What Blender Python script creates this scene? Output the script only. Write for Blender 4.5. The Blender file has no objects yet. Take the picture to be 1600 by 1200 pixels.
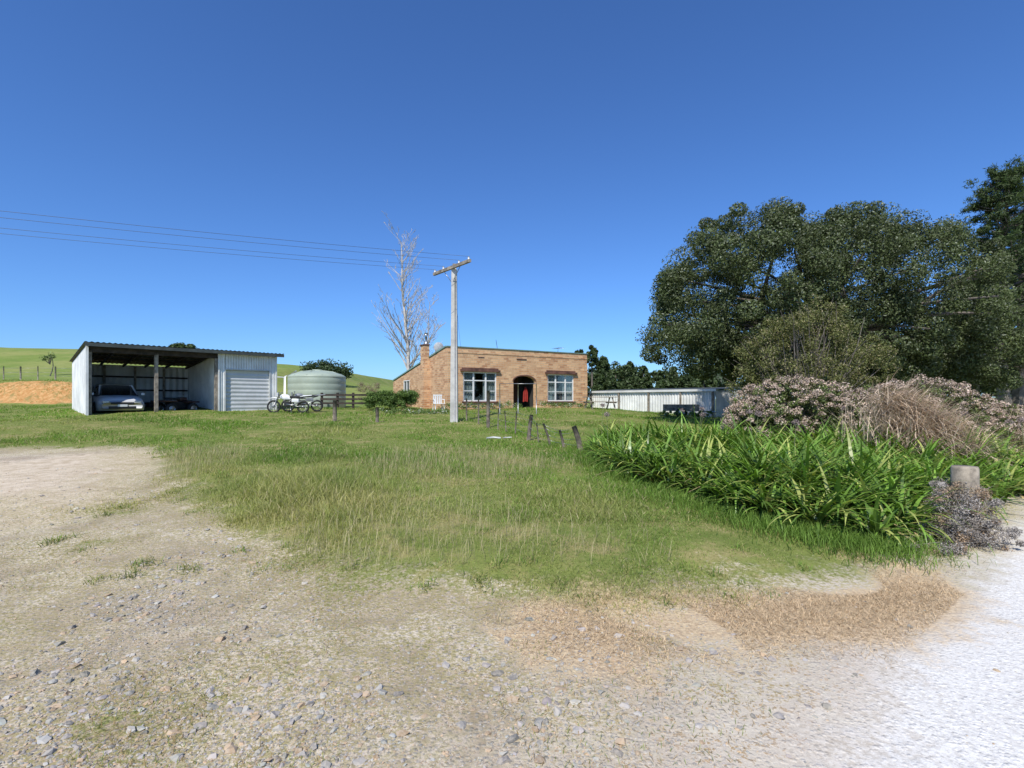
import bpy, math, random
import numpy as np
from mathutils import Vector, Matrix
random.seed(7); rng=np.random.default_rng(7)
scene=bpy.context.scene
COL=scene.collection

# ------------------------------------------------------------------ helpers
def link(o,parent=None):
    COL.objects.link(o)
    if parent is not None: o.parent=parent
    return o
def empty(name,loc=(0,0,0),rotz=0):
    o=bpy.data.objects.new(name,None); o.location=loc; o.rotation_euler=(0,0,rotz); o.empty_display_size=.3
    return link(o)
def np_mesh(name,V,F,mat,col=None,parent=None,smooth=False):
    V=np.asarray(V,dtype=np.float32); F=np.asarray(F,dtype=np.int32); k=F.shape[1]
    me=bpy.data.meshes.new(name)
    me.vertices.add(len(V)); me.vertices.foreach_set('co',V.ravel())
    me.loops.add(F.size); me.loops.foreach_set('vertex_index',F.ravel())
    me.polygons.add(len(F)); me.polygons.foreach_set('loop_start',np.arange(0,F.size,k,dtype=np.int32))
    me.update(calc_edges=True)
    me.polygons.foreach_set('use_smooth',np.full(len(F),smooth,dtype=bool))
    if col is not None:
        c=np.ones((len(V),4),dtype=np.float32); c[:,:col.shape[1]]=col
        at=me.color_attributes.new('Col','FLOAT_COLOR','POINT'); at.data.foreach_set('color',c.ravel())
    me.materials.append(mat)
    return link(bpy.data.objects.new(name,me),parent)
def py_mesh(name,V,F,mat,parent=None,smooth=False,bevel=0):
    me=bpy.data.meshes.new(name); me.from_pydata([tuple(v) for v in V],[],[tuple(f) for f in F]); me.update()
    me.materials.append(mat)
    if smooth:
        for p in me.polygons: p.use_smooth=True
    o=link(bpy.data.objects.new(name,me),parent)
    if bevel:
        m=o.modifiers.new('b','BEVEL'); m.width=bevel; m.segments=2
    return o
BOXF=[(0,3,2,1),(4,5,6,7),(0,1,5,4),(1,2,6,5),(2,3,7,6),(3,0,4,7)]
def boxv(x0,x1,y0,y1,z0,z1):
    return [(x0,y0,z0),(x1,y0,z0),(x1,y1,z0),(x0,y1,z0),(x0,y0,z1),(x1,y0,z1),(x1,y1,z1),(x0,y1,z1)]
def boxes(name,bl,mat,parent=None,bevel=0):
    V=[];F=[]
    for b in bl:
        n=len(V); V+=boxv(*b); F+=[tuple(i+n for i in f) for f in BOXF]
    return py_mesh(name,V,F,mat,parent,bevel=bevel)
def tubes(name,paths,mat,parent=None,sides=8,smooth=True,cap=True):
    V=[];F=[]
    for pts,rad in paths:
        pts=[Vector(p) for p in pts]
        if not hasattr(rad,'__len__'): rad=[rad]*len(pts)
        base=len(V); n=len(pts)
        for i,p in enumerate(pts):
            d=(pts[min(i+1,n-1)]-pts[max(i-1,0)]).normalized()
            up=Vector((0,0,1)) if abs(d.z)<.95 else Vector((1,0,0))
            a=d.cross(up).normalized(); b=d.cross(a).normalized()
            for s in range(sides):
                t=2*math.pi*s/sides
                V.append(p+(a*math.cos(t)+b*math.sin(t))*rad[i])
        for i in range(n-1):
            for s in range(sides):
                s2=(s+1)%sides
                F.append((base+i*sides+s,base+i*sides+s2,base+(i+1)*sides+s2,base+(i+1)*sides+s))
        if cap:
            F.append(tuple(base+s for s in range(sides))); F.append(tuple(base+(n-1)*sides+s for s in reversed(range(sides))))
    return py_mesh(name,V,F,mat,parent,smooth)
def lathe(name,prof,mat,parent=None,seg=32,loc=(0,0,0),axis='Z',smooth=True):
    V=[];F=[]
    for r,z in prof:
        for s in range(seg):
            t=2*math.pi*s/seg
            if axis=='Z': V.append((loc[0]+r*math.cos(t),loc[1]+r*math.sin(t),loc[2]+z))
            elif axis=='Y': V.append((loc[0]+r*math.cos(t),loc[1]+z,loc[2]+r*math.sin(t)))
            else: V.append((loc[0]+z,loc[1]+r*math.cos(t),loc[2]+r*math.sin(t)))
    for i in range(len(prof)-1):
        for s in range(seg):
            s2=(s+1)%seg
            F.append((i*seg+s,i*seg+s2,(i+1)*seg+s2,(i+1)*seg+s))
    return py_mesh(name,V,F,mat,parent,smooth)
def segs_arrays(S):
    P0=np.array([s[0] for s in S],float);P1=np.array([s[1] for s in S],float)
    R0=np.array([s[2] for s in S])[:,None];R1=np.array([s[3] for s in S])[:,None]
    d=P1-P0; d/=np.linalg.norm(d,axis=1,keepdims=True)+1e-9
    ref=np.where(np.abs(d[:,2:3])<.9,np.array([[0,0,1.]]),np.array([[1.,0,0]]))
    a=np.cross(d,ref); a/=np.linalg.norm(a,axis=1,keepdims=True); b=np.cross(d,a)
    K=5; vs=[]
    for P,R in((P0,R0),(P1,R1)):
        for k in range(K):
            t=2*math.pi*k/K; vs.append(P+(a*math.cos(t)+b*math.sin(t))*R)
    V=np.stack(vs,1).reshape(-1,3); n=len(S); o=np.arange(n)[:,None]*2*K
    F=np.concatenate([o+np.array([[k,(k+1)%K,K+(k+1)%K,K+k]]) for k in range(K)],0)
    return V,F
def leaf_arrays(C,N,L,W,col):
    n=len(C); N=N/(np.linalg.norm(N,axis=1,keepdims=True)+1e-9)
    r=rng.normal(size=(n,3)); t=np.cross(N,r); t/=np.linalg.norm(t,axis=1,keepdims=True)+1e-9
    b=np.cross(N,t); L=np.asarray(L).reshape(-1,1)*np.ones((n,1)); W=np.asarray(W).reshape(-1,1)*np.ones((n,1))
    V=np.stack([C-t*L*.5,C+b*W*.5+t*L*.05+N*W*.12,C+t*L*.5,C-b*W*.5+t*L*.05+N*W*.12],1).reshape(-1,3)
    F=np.arange(4*n).reshape(n,4)
    return V,F,np.repeat(col,4,axis=0)
def straps(base,az,L,w,th0,bend,S,col,basecol=.55,roll=None):
    n=len(base); one=np.ones(n)
    L=L*one;w=w*one;th0=th0*one;bend=bend*one
    dh=np.stack([np.cos(az),np.sin(az),0*az],1)
    ra=az+(0 if roll is None else roll)
    side=np.stack([-np.sin(ra),np.cos(ra),0*az],1)
    p=base.copy(); V=[];C=[]
    for i in range(S+1):
        t=i/S
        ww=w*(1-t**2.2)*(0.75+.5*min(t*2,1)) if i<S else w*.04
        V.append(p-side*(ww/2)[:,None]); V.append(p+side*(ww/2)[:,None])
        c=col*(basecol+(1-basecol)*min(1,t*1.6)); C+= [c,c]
        th=th0+bend*(t+.5/S)
        p=p+(dh*np.sin(th)[:,None]+np.array([0,0,1.])*np.cos(th)[:,None])*(L/S)[:,None]
    V=np.stack(V,1).reshape(-1,3); C=np.stack(C,1).reshape(-1,col.shape[1])
    o=np.arange(n)[:,None]*2*(S+1)
    F=np.concatenate([o+np.array([[2*i,2*i+1,2*i+3,2*i+2]]) for i in range(S)],0)
    return V,F,C
def cat(parts):
    V=[];F=[];C=[];n=0
    for v,f,c in parts:
        V.append(v);F.append(f+n);C.append(c);n+=len(v)
    return np.concatenate(V),np.concatenate(F),np.concatenate(C)
def sm(t): t=np.clip(t,0,1); return t*t*(3-2*t)
_k=[(rng.uniform(0,6.28),rng.uniform(0,6.28),rng.uniform(.7,1.5)) for _ in range(12)]
def nz(x,y,f=1.0):
    s=0
    for a,ph,m in _k: s=s+np.sin((x*np.cos(a)+y*np.sin(a))*f*m+ph+1.3*np.sin((x*np.sin(a)-y*np.cos(a))*f*.6*m+ph*2))
    return s/4.0
# ------------------------------------------------------------------ node material helpers
def newmat(name):
    m=bpy.data.materials.new(name); m.use_nodes=True; nt=m.node_tree; nt.nodes.clear()
    out=nt.nodes.new('ShaderNodeOutputMaterial'); return m,nt,out
def mixc(nt,f,a,b,blend='MIX'):
    n=nt.nodes.new('ShaderNodeMix'); n.data_type='RGBA'; n.blend_type=blend
    for s,v in((n.inputs[0],f),(n.inputs[6],a),(n.inputs[7],b)):
        if isinstance(v,(int,float)): s.default_value=v
        elif isinstance(v,tuple): s.default_value=(*v,1) if len(v)==3 else v
        else: nt.links.new(v,s)
    return n.outputs[2]
def noise(nt,scale,detail=4,rough=.6,vec=None):
    n=nt.nodes.new('ShaderNodeTexNoise'); n.inputs['Scale'].default_value=scale; n.inputs['Detail'].default_value=detail; n.inputs['Roughness'].default_value=rough
    if vec is not None: nt.links.new(vec,n.inputs['Vector'])
    return n.outputs['Fac']
def mathn(nt,op,a,b=0,c=None,clamp=False):
    n=nt.nodes.new('ShaderNodeMath'); n.operation=op; n.use_clamp=clamp
    for i,v in enumerate((a,b,c)):
        if v is None: continue
        if isinstance(v,(int,float)): n.inputs[i].default_value=v
        else: nt.links.new(v,n.inputs[i])
    return n.outputs[0]
def ramp(nt,f,lo,hi,a=0.,b=1.):
    n=nt.nodes.new('ShaderNodeMapRange'); n.interpolation_type='SMOOTHSTEP'; nt.links.new(f,n.inputs[0])
    n.inputs[1].default_value=lo;n.inputs[2].default_value=hi;n.inputs[3].default_value=a;n.inputs[4].default_value=b
    return n.outputs[0]
def objvec(nt):
    return nt.nodes.new('ShaderNodeTexCoord').outputs['Object']
def bumpn(nt,h,strength=.3,dist=.02):
    n=nt.nodes.new('ShaderNodeBump'); n.inputs['Strength'].default_value=strength; n.inputs['Distance'].default_value=dist; nt.links.new(h,n.inputs['Height']); return n.outputs[0]
def pbr(name,col,rough=.6,metal=0.,var=.15,scale=6.,bump=0.,col2=None,spec=.5):
    m,nt,out=newmat(name); p=nt.nodes.new('ShaderNodeBsdfPrincipled'); nt.links.new(p.outputs[0],out.inputs[0])
    v=objvec(nt); f=noise(nt,scale,6,.65,v)
    c2=col2 if col2 else tuple(max(0,c*(1-2.2*var)) for c in col)
    nt.links.new(mixc(nt,ramp(nt,f,.3,.7),c2,tuple(min(1,c*(1+.3*var)) for c in col)),p.inputs['Base Color'])
    p.inputs['Roughness'].default_value=rough; p.inputs['Metallic'].default_value=metal; p.inputs['Specular IOR Level'].default_value=spec
    if bump: nt.links.new(bumpn(nt,noise(nt,scale*8,4,.7,v),bump,.01),p.inputs['Normal'])
    return m
def vegmat(name,trans=.25,gloss=.06,rough=.45,tint=(1.2,1.35,.5)):
    m,nt,out=newmat(name)
    a=nt.nodes.new('ShaderNodeAttribute'); a.attribute_name='Col'
    d=nt.nodes.new('ShaderNodeBsdfDiffuse'); t=nt.nodes.new('ShaderNodeBsdfTranslucent'); g=nt.nodes.new('ShaderNodeBsdfGlossy')
    g.inputs['Roughness'].default_value=rough; g.inputs['Color'].default_value=(.9,.93,.9,1)
    nt.links.new(a.outputs['Color'],d.inputs[0])
    nt.links.new(mixc(nt,1.,a.outputs['Color'],tint,'MULTIPLY'),t.inputs[0])
    m1=nt.nodes.new('ShaderNodeMixShader'); m1.inputs[0].default_value=trans; nt.links.new(d.outputs[0],m1.inputs[1]); nt.links.new(t.outputs[0],m1.inputs[2])
    m2=nt.nodes.new('ShaderNodeMixShader'); m2.inputs[0].default_value=gloss; nt.links.new(m1.outputs[0],m2.inputs[1]); nt.links.new(g.outputs[0],m2.inputs[2])
    nt.links.new(m2.outputs[0],out.inputs[0]); return m
VEG=vegmat('leaf_mat',.18,.02,.5); VEGD=vegmat('dry_plant_mat',.15,.0,.5,(1.1,1.,.8)); VEGG=vegmat('glossy_leaf_mat',.24,.055,.42); VEGB=vegmat('grass_blade_mat',.36,.01,.6)

# ------------------------------------------------------------------ terrain
GP=[(-900,17),(-40,15),(-13.4,13.0),(-9.4,13.2),(-8.0,11.4),(-6.6,9.2),(-5.2,7.6),(-3.9,6.3),(-2.4,4.95),(-1.24,4.15),(-.2,3.85),(.5,3.75),(1.5,3.9),(2.9,4.3),(3.9,4.7),(4.9,5.4),(6.0,6.4),(8.4,8.5),(14,13.4),(60,50),(900,760),(900,900),(-900,900)]
def polysdf(px,py,poly):
    px=np.asarray(px,float); py=np.asarray(py,float); sh=px.shape; px=np.atleast_1d(px); py=np.atleast_1d(py)
    P=np.array(poly,float); n=len(P); d=np.full(px.shape,1e9); inside=np.zeros(px.shape,bool)
    for i in range(n):
        a=P[i]; b=P[(i+1)%n]; ab=b-a
        t=np.clip(((px-a[0])*ab[0]+(py-a[1])*ab[1])/(ab@ab+1e-12),0,1)
        d=np.minimum(d,np.hypot(px-a[0]-t*ab[0],py-a[1]-t*ab[1]))
        c=((a[1]>py)!=(b[1]>py)); xi=(b[0]-a[0])*(py-a[1])/(b[1]-a[1]+1e-12)+a[0]
        inside^=(c&(px<xi))
    return np.where(inside,d,-d).reshape(sh)
def H(x,y):
    x=np.asarray(x,float); y=np.asarray(y,float)
    z=np.interp(y,[-1e3,4.5,8,21,29,40,900],[0,0,.11,.70,1.05,1.15,1.15])
    z=z+.22*sm((-x-9)/8)*sm((y-12)/9)*sm((40-y)/8)
    z=z-.42*sm((x-4)/8)*sm((y-15)/12)
    crest=np.interp(x,[-400,-90,-70,-60,-31,-21,-10,5,60,400],[11,7.2,6.3,6.1,3.9,2.7,1.6,.8,.2,3])
    z=z+crest*sm((y-33)/42)
    z=z+1.55*sm((-x-23.5)/4)*sm((y-30.5-.3*nz(x,y,.5))/2.6)
    z=z+.02*nz(x,y,1.1)*sm((y-3)/4)+.007*nz(x,y,3.3)
    z=z+.11*sm(polysdf(x,y,GP)/1.3+.1)*sm((17-y)/9)      # turf stands a little proud of the driveway
    return z
def lined(px,py,pl):
    P=np.array(pl,float); d=np.full(px.shape,1e9)
    for i in range(len(P)-1):
        a=P[i];b=P[i+1];ab=b-a
        t=np.clip(((px-a[0])*ab[0]+(py-a[1])*ab[1])/(ab@ab),0,1)
        d=np.minimum(d,np.hypot(px-a[0]-t*ab[0],py-a[1]-t*ab[1]))
    return d
RP=[(-30,-14),(-3,-1.6),(.3,1.0),(1.35,2.1),(2.35,3.1),(3.6,4.1),(5.2,5.3),(8,7.6),(14,12.4),(60,48.5),(900,755),(900,-60),(-30,-60)]
DP=[(-13,6),(-11,12.6),(-9,12.6),(-7.4,10.6),(-6.4,8.8),(-5.6,6.9),(-6.5,5.6),(-9,5)]
DRY=[(.3,3.65),(1.3,3.65),(2.3,3.8),(3.1,4.1),(3.6,4.4)]
def gsdf(x,y):
    g=polysdf(x,y,GP)
    for cx,cy,r in((-2.0,2.5,.35),(-2.4,2.2,.3),(-1.55,2.75,.2),(-4.6,5.6,.35),(-3.3,4.7,.3),(-.6,3.3,.2),(-3.7,3.5,.2),(-5.7,7.2,.5)):
        g=np.maximum(g,np.where(g<1,r*.6-np.hypot(x-cx,(y-cy)*1.6)*.6,g))
    return g
def axis(lo,hi,fine,s0,g):
    a=[0.]; s=s0
    while a[-1]<hi:
        if a[-1]>fine: s*=g
        a.append(a[-1]+s)
    b=[0.]; s=s0
    while b[-1]>lo:
        if b[-1]<-fine: s*=g
        b.append(b[-1]-s)
    return np.array(b[:0:-1]+a)
ax=axis(-900,900,9,.07,1.045); ay=axis(-40,900,9.5,.06,1.03)
X,Y=np.meshgrid(ax,ay); xf=X.ravel(); yf=Y.ravel()
zf=H(xf,yf)
g=gsdf(xf,yf)+.10*nz(xf,yf,2.4)+.06*nz(xf,yf,6.); r=polysdf(xf,yf,RP)+.05*nz(xf,yf,3.); d=polysdf(xf,yf,DP)+.25*nz(xf,yf,1.4)
dry=1-lined(xf,yf,DRY)/.85+.22*nz(xf,yf,3.1)+.12*nz(xf,yf,8.)
zg=zf.reshape(len(ay),len(ax)); gyy,gxx=np.gradient(zg,ay,ax); slope=np.hypot(gxx,gyy).ravel()
colA=np.stack([np.clip(.5+g*.25,0,1),np.clip(.5+r*.25,0,1),np.clip(.5+d*.25,0,1)],1)
clay=sm((slope-.28)/.22)*(xf<-22)*(yf<35.5)
nx_=len(ax); ny_=len(ay)
idx=np.arange(nx_*ny_).reshape(ny_,nx_)
F=np.stack([idx[:-1,:-1],idx[:-1,1:],idx[1:,1:],idx[1:,:-1]],-1).reshape(-1,4)

m,nt,out=newmat('ground_mat')
p=nt.nodes.new('ShaderNodeBsdfPrincipled'); nt.links.new(p.outputs[0],out.inputs[0]); p.inputs['Roughness'].default_value=.95; p.inputs['Specular IOR Level'].default_value=.1
v=objvec(nt)
a=nt.nodes.new('ShaderNodeAttribute'); a.attribute_name='Col'; sp=nt.nodes.new('ShaderNodeSeparateColor'); nt.links.new(a.outputs['Color'],sp.inputs[0])
a2=nt.nodes.new('ShaderNodeAttribute'); a2.attribute_name='Col2'; sp2=nt.nodes.new('ShaderNodeSeparateColor'); nt.links.new(a2.outputs['Color'],sp2.inputs[0])
nbig=noise(nt,1.1,7,.68,v); nmid=noise(nt,4.5,7,.72,v); nfine=noise(nt,28,5,.78,v); nvf=noise(nt,110,3,.75,v)
vor=nt.nodes.new('ShaderNodeTexVoronoi'); vor.inputs['Scale'].default_value=46; nt.links.new(v,vor.inputs['Vector'])
vorc=nt.nodes.new('ShaderNodeSeparateColor'); nt.links.new(vor.outputs['Color'],vorc.inputs[0])
vor2=nt.nodes.new('ShaderNodeTexVoronoi'); vor2.inputs['Scale'].default_value=95; nt.links.new(v,vor2.inputs['Vector'])
vorc2=nt.nodes.new('ShaderNodeSeparateColor'); nt.links.new(vor2.outputs['Color'],vorc2.inputs[0])
gr=mixc(nt,ramp(nt,nmid,.38,.62),(.35,.275,.185),(.57,.475,.35))
gr=mixc(nt,ramp(nt,nbig,.45,.58),gr,(.66,.565,.43))
gr=mixc(nt,ramp(nt,nfine,.5,.68,0,.55),gr,(.30,.235,.155))
peb=mathn(nt,'MULTIPLY',ramp(nt,vor.outputs['Distance'],.75,.25),ramp(nt,vorc.outputs[0],.6,.65))
pc=mixc(nt,vorc.outputs[1],(.24,.225,.195),(.54,.50,.43))
gr=mixc(nt,mathn(nt,'MULTIPLY',peb,.75),gr,pc)
gr=mixc(nt,mathn(nt,'MULTIPLY',ramp(nt,nvf,.5,.6),ramp(nt,nmid,.46,.58)),gr,(.27,.16,.08))
gr=mixc(nt,ramp(nt,vorc2.outputs[0],.8,.86,0,.55),gr,(.19,.175,.15))
pale=mixc(nt,ramp(nt,nfine,.38,.62),(.53,.46,.37),(.74,.67,.57))
roadd=mathn(nt,'ADD',sp.outputs[1],mathn(nt,'MULTIPLY',mathn(nt,'SUBTRACT',nbig,.5),.6))
gr=mixc(nt,ramp(nt,roadd,.05,.46,0,.8),gr,pale)
gr=mixc(nt,mathn(nt,'MULTIPLY',ramp(nt,roadd,.15,.4),mathn(nt,'MULTIPLY',ramp(nt,nfine,.51,.58),ramp(nt,nmid,.44,.54))),gr,(.39,.26,.145))
dirt=mixc(nt,ramp(nt,nmid,.35,.65),(.50,.395,.265),(.70,.59,.44))
dirt=mixc(nt,ramp(nt,nfine,.52,.7,0,.45),dirt,(.34,.25,.15))
gr=mixc(nt,ramp(nt,mathn(nt,'ADD',sp.outputs[2],mathn(nt,'MULTIPLY',mathn(nt,'SUBTRACT',nmid,.5),.6)),.45,.62,0,.8),gr,dirt)
sg=mathn(nt,'ADD',sp.outputs[0],mathn(nt,'MULTIPLY',mathn(nt,'SUBTRACT',nbig,.5),.8))
gr=mixc(nt,mathn(nt,'MULTIPLY',ramp(nt,sg,.1,.5,0,.75),ramp(nt,nfine,.42,.56)),gr,(.33,.28,.11))
rc=mixc(nt,ramp(nt,nfine,.35,.65),(.64,.605,.545),(.82,.79,.73))
rc=mixc(nt,ramp(nt,nmid,.55,.7,0,.4),rc,(.60,.56,.49))
rc=mixc(nt,ramp(nt,vorc2.outputs[1],.82,.9,0,.4),rc,(.46,.44,.40))
rm=mathn(nt,'ADD',sp.outputs[1],mathn(nt,'MULTIPLY',mathn(nt,'SUBTRACT',nmid,.5),.3))
rm=mathn(nt,'ADD',rm,mathn(nt,'MULTIPLY',mathn(nt,'SUBTRACT',nfine,.5),.16))
gr=mixc(nt,ramp(nt,rm,.42,.56),gr,rc)
gc=mixc(nt,ramp(nt,nmid,.3,.7),(.14,.18,.04),(.23,.25,.07))
gc=mixc(nt,ramp(nt,nbig,.48,.62),gc,(.31,.27,.11))
gc=mixc(nt,ramp(nt,nfine,.52,.66,0,.6),gc,(.075,.07,.025))
gm=mathn(nt,'ADD',sp.outputs[0],mathn(nt,'MULTIPLY',mathn(nt,'SUBTRACT',nmid,.5),.45))
gm=mathn(nt,'ADD',gm,mathn(nt,'MULTIPLY',mathn(nt,'SUBTRACT',nfine,.5),.45))
c=mixc(nt,ramp(nt,gm,.50,.66),gr,gc)
dr=mixc(nt,ramp(nt,nfine,.38,.62),(.42,.29,.165),(.68,.53,.34))
dmk=mathn(nt,'ADD',sp2.outputs[0],mathn(nt,'MULTIPLY',mathn(nt,'SUBTRACT',nmid,.5),1.3))
dmk=mathn(nt,'ADD',dmk,mathn(nt,'MULTIPLY',mathn(nt,'SUBTRACT',nfine,.5),1.1))
c=mixc(nt,ramp(nt,dmk,.25,.75,0,.85),c,dr)
far=mixc(nt,ramp(nt,noise(nt,.12,6,.7,v),.35,.65),(.17,.235,.05),(.27,.285,.09))
far=mixc(nt,ramp(nt,noise(nt,1.3,5,.7,v),.5,.7,0,.5),far,(.10,.15,.033))
c=mixc(nt,sp2.outputs[2],c,far)
cl=mixc(nt,ramp(nt,nmid,.3,.7),(.40,.19,.06),(.60,.36,.16))
cl=mixc(nt,ramp(nt,noise(nt,1.6,5,.7,v),.5,.62,0,.7),cl,(.22,.20,.07))
clm=mathn(nt,'ADD',sp2.outputs[1],mathn(nt,'MULTIPLY',mathn(nt,'SUBTRACT',nbig,.5),.9))
c=mixc(nt,ramp(nt,clm,.45,.6),c,cl)
nt.links.new(c,p.inputs['Base Color'])
hb=mathn(nt,'ADD',mathn(nt,'MULTIPLY',nfine,.8),mathn(nt,'MULTIPLY',peb,.5)); hb=mathn(nt,'ADD',hb,mathn(nt,'MULTIPLY',nvf,.35)); hb=mathn(nt,'ADD',hb,mathn(nt,'MULTIPLY',nmid,1.))
nt.links.new(bumpn(nt,hb,.6,.016),p.inputs['Normal'])
ground=np_mesh('ground',np.stack([xf,yf,zf],1),F,m,colA,smooth=True)
c2=np.ones((len(xf),4),np.float32); c2[:,0]=np.clip(dry,0,1); c2[:,1]=clay; c2[:,2]=sm((yf-26)/12)
at=ground.data.color_attributes.new('Col2','FLOAT_COLOR','POINT'); at.data.foreach_set('color',c2.ravel())

# ------------------------------------------------------------------ gravel stones
def stones(N):
    phi=(1+5**.5)/2
    ico=np.array([(-1,phi,0),(1,phi,0),(-1,-phi,0),(1,-phi,0),(0,-1,phi),(0,1,phi),(0,-1,-phi),(0,1,-phi),(phi,0,-1),(phi,0,1),(-phi,0,-1),(-phi,0,1)])/1.9
    fi=np.array([(0,11,5),(0,5,1),(0,1,7),(0,7,10),(0,10,11),(1,5,9),(5,11,4),(11,10,2),(10,7,6),(7,1,8),(3,9,4),(3,4,2),(3,2,6),(3,6,8),(3,8,9),(4,9,5),(2,4,11),(6,2,10),(8,6,7),(9,8,1)])
    yy=1.6+9*rng.random(N*4)**1.5; xx=(rng.random(N*4)*2-1)*(yy*1.15+.5)
    gg=gsdf(xx,yy); rr=polysdf(xx,yy,RP); dd=polysdf(xx,yy,DP)
    pr=np.where(gg>.12,0.,1.)*np.where(rr>-.1,.08,1.)*np.where(dd>0,.25,1.)*np.clip(.30+.7*nz(xx,yy,1.3)+.35*nz(xx,yy,4),.05,1)*np.clip((2.6-xx)/4.4,.12,1)
    k=rng.random(N*4)<pr; xx=xx[k][:N];yy=yy[k][:N]; n=len(xx)
    s=.0030+.0034*rng.pareto(2.6,n); s=np.clip(s,.0026,.024)*(1+yy*.04)
    P=ico[None]*(1+.28*rng.normal(size=(n,12,1)))*(s[:,None,None]*np.stack([rng.uniform(.8,1.5,n),rng.uniform(.7,1.2,n),rng.uniform(.4,.75,n)],1)[:,None,:])
    th=rng.random(n)*6.28; cth=np.cos(th)[:,None];sth=np.sin(th)[:,None]
    x=P[...,0]*cth-P[...,1]*sth; y=P[...,0]*sth+P[...,1]*cth
    V=np.stack([x+xx[:,None],y+yy[:,None],P[...,2]+(H(xx,yy)+s*.10)[:,None]],-1).reshape(-1,3)
    F=(np.arange(n)[:,None,None]*12+fi[None]).reshape(-1,3)
    b=rng.uniform(.16,.46,n)[:,None]; c=b*np.array([[1,.945,.85]])*(1+rng.normal(size=(n,3))*.03)
    br=rng.random(n)<.2; c[br]=np.array([.48,.34,.21])*rng.uniform(.6,1.2,(br.sum(),1))
    return V,F,np.repeat(c,12,axis=0)
sm_m,nt,out=newmat('stone_mat'); p=nt.nodes.new('ShaderNodeBsdfPrincipled'); nt.links.new(p.outputs[0],out.inputs[0]); p.inputs['Roughness'].default_value=.9; p.inputs['Specular IOR Level'].default_value=.2
a=nt.nodes.new('ShaderNodeAttribute'); a.attribute_name='Col'; nt.links.new(mixc(nt,ramp(nt,noise(nt,60,4,.6,objvec(nt)),.35,.65,0,.5),a.outputs['Color'],(.50,.43,.33)),p.inputs['Base Color'])
V,F,C=stones(46000); np_mesh('gravel',V,F,sm_m,C)

# ------------------------------------------------------------------ grass
SHED_O=np.array([-18.1,21.8]); SHED_U=np.array([.70,.714]); SHED_V=np.array([-.714,.70])
HO=np.array([-3.64,29.1]); HU=np.array([.87,.493]); HV=np.array([-.493,.87])
AG=[(2.2,13.4),(1.85,11),(2.0,9.2),(2.45,7.6),(2.85,6.5),(3.2,5.7),(3.75,5.35),(4.35,5.6),(5.1,6.7),(6.4,7.1),(7.8,7.9),(9.5,9.2),(10,11),(7,11.5),(5,12.2),(4,13.2)]
def inrect(x,y,O,U,Vv,l,dp,mg=0):
    a=(x-O[0])*U[0]+(y-O[1])*U[1]; b=(x-O[0])*Vv[0]+(y-O[1])*Vv[1]
    return (a>-mg)&(a<l+mg)&(b>-mg)&(b<dp+mg)
def grass_pts(N,y0,y1,power=1.):
    y=y0+(y1-y0)*rng.random(N)**power; x=(rng.random(N)*2-1)*(y*1.12+1)
    gg=gsdf(x,y)+.20*nz(x,y,2.1)+.16*nz(x,y,6)
    keep=(rng.random(N)<np.clip(gg*1.6+.42,0,1))&(polysdf(x,y,RP)<-.12)
    keep&=~((polysdf(x,y,AG)>.5))
    keep&=~inrect(x,y,SHED_O,SHED_U,SHED_V,7.8,5.6)&~inrect(x,y,HO,HU,HV,9.9,10.5)
    return x[keep],y[keep],gg[keep]
def grass_col(x,y,gg):
    n=len(x)
    t=nz(x,y,.8)
    yel=np.clip(.16+.42*nz(x+9,y,.55)+.22*nz(x,y,2.2)+.45*sm((1.0-x)/3.5)*sm((13-y)/5)*sm((x+7.5)/2.5)+.45*sm((.9-gg)/.9)+.4*(rng.random(n)-.5),0,1)
    yel=np.clip(yel-.22*sm((y-12)/6),0,1)
    gA=np.array([.205,.345,.052]); gB=np.array([.52,.47,.19]); gD=np.array([.115,.22,.033])
    c=gA+(gB-gA)*yel[:,None]; k=np.clip(.25+.5*t+.3*nz(x,y,3.),0,1)[:,None]*.6; c=c*(1-k)+gD*k
    dr=np.clip(1.3-lined(x,y,DRY)/.5+.3*nz(x,y,3.1),0,1)*.88; dm=(rng.random(n)<dr)
    c[dm]=np.array([.64,.50,.30])*rng.uniform(.6,1.15,(dm.sum(),1))
    st=rng.random(n)<.12; c[st]=np.array([.60,.51,.29])*rng.uniform(.7,1.1,(st.sum(),1))
    return c*rng.uniform(.7,1.25,(n,1))
parts=[]
for (N,y0,y1,w,l0,l1) in((190000,2.9,6.5,.0042,.025,.09),(200000,6,12,.0068,.04,.12),(150000,11,20,.012,.05,.13),(120000,19,34,.022,.06,.13)):
    x,y,gg=grass_pts(N,y0,y1,.9)
    n=len(x); tall=np.clip(.75+.55*nz(x,y,1.3)+.25*nz(x,y,4.2),.35,1.8)*np.clip(.30+gg*.8,.25,1)
    tall*=1+1.0*sm((x+6.8)/2)*sm((1.0-x)/3)*sm((y-4.8)/2)*sm((13-y)/4)
    b=np.stack([x,y,H(x,y)-.01],1)
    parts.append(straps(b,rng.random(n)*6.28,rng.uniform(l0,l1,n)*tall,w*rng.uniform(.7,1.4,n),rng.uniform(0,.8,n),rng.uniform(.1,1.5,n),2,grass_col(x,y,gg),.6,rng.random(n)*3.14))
N=24000; y=rng.uniform(4.6,13,N); x=rng.uniform(-8,1.5,N); gg=gsdf(x,y); k=(gg>.25)&(rng.random(N)<np.clip(.25+.7*nz(x+3,y,.9),0,1)); x=x[k];y=y[k];n=len(x)
parts.append(straps(np.stack([x,y,H(x,y)],1),rng.random(n)*6.28,rng.uniform(.12,.27,n),.004,rng.uniform(0,.4,n),rng.uniform(.1,.9,n),2,np.array([[.58,.49,.29]])*rng.uniform(.6,1.2,(n,1)),.7))
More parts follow.
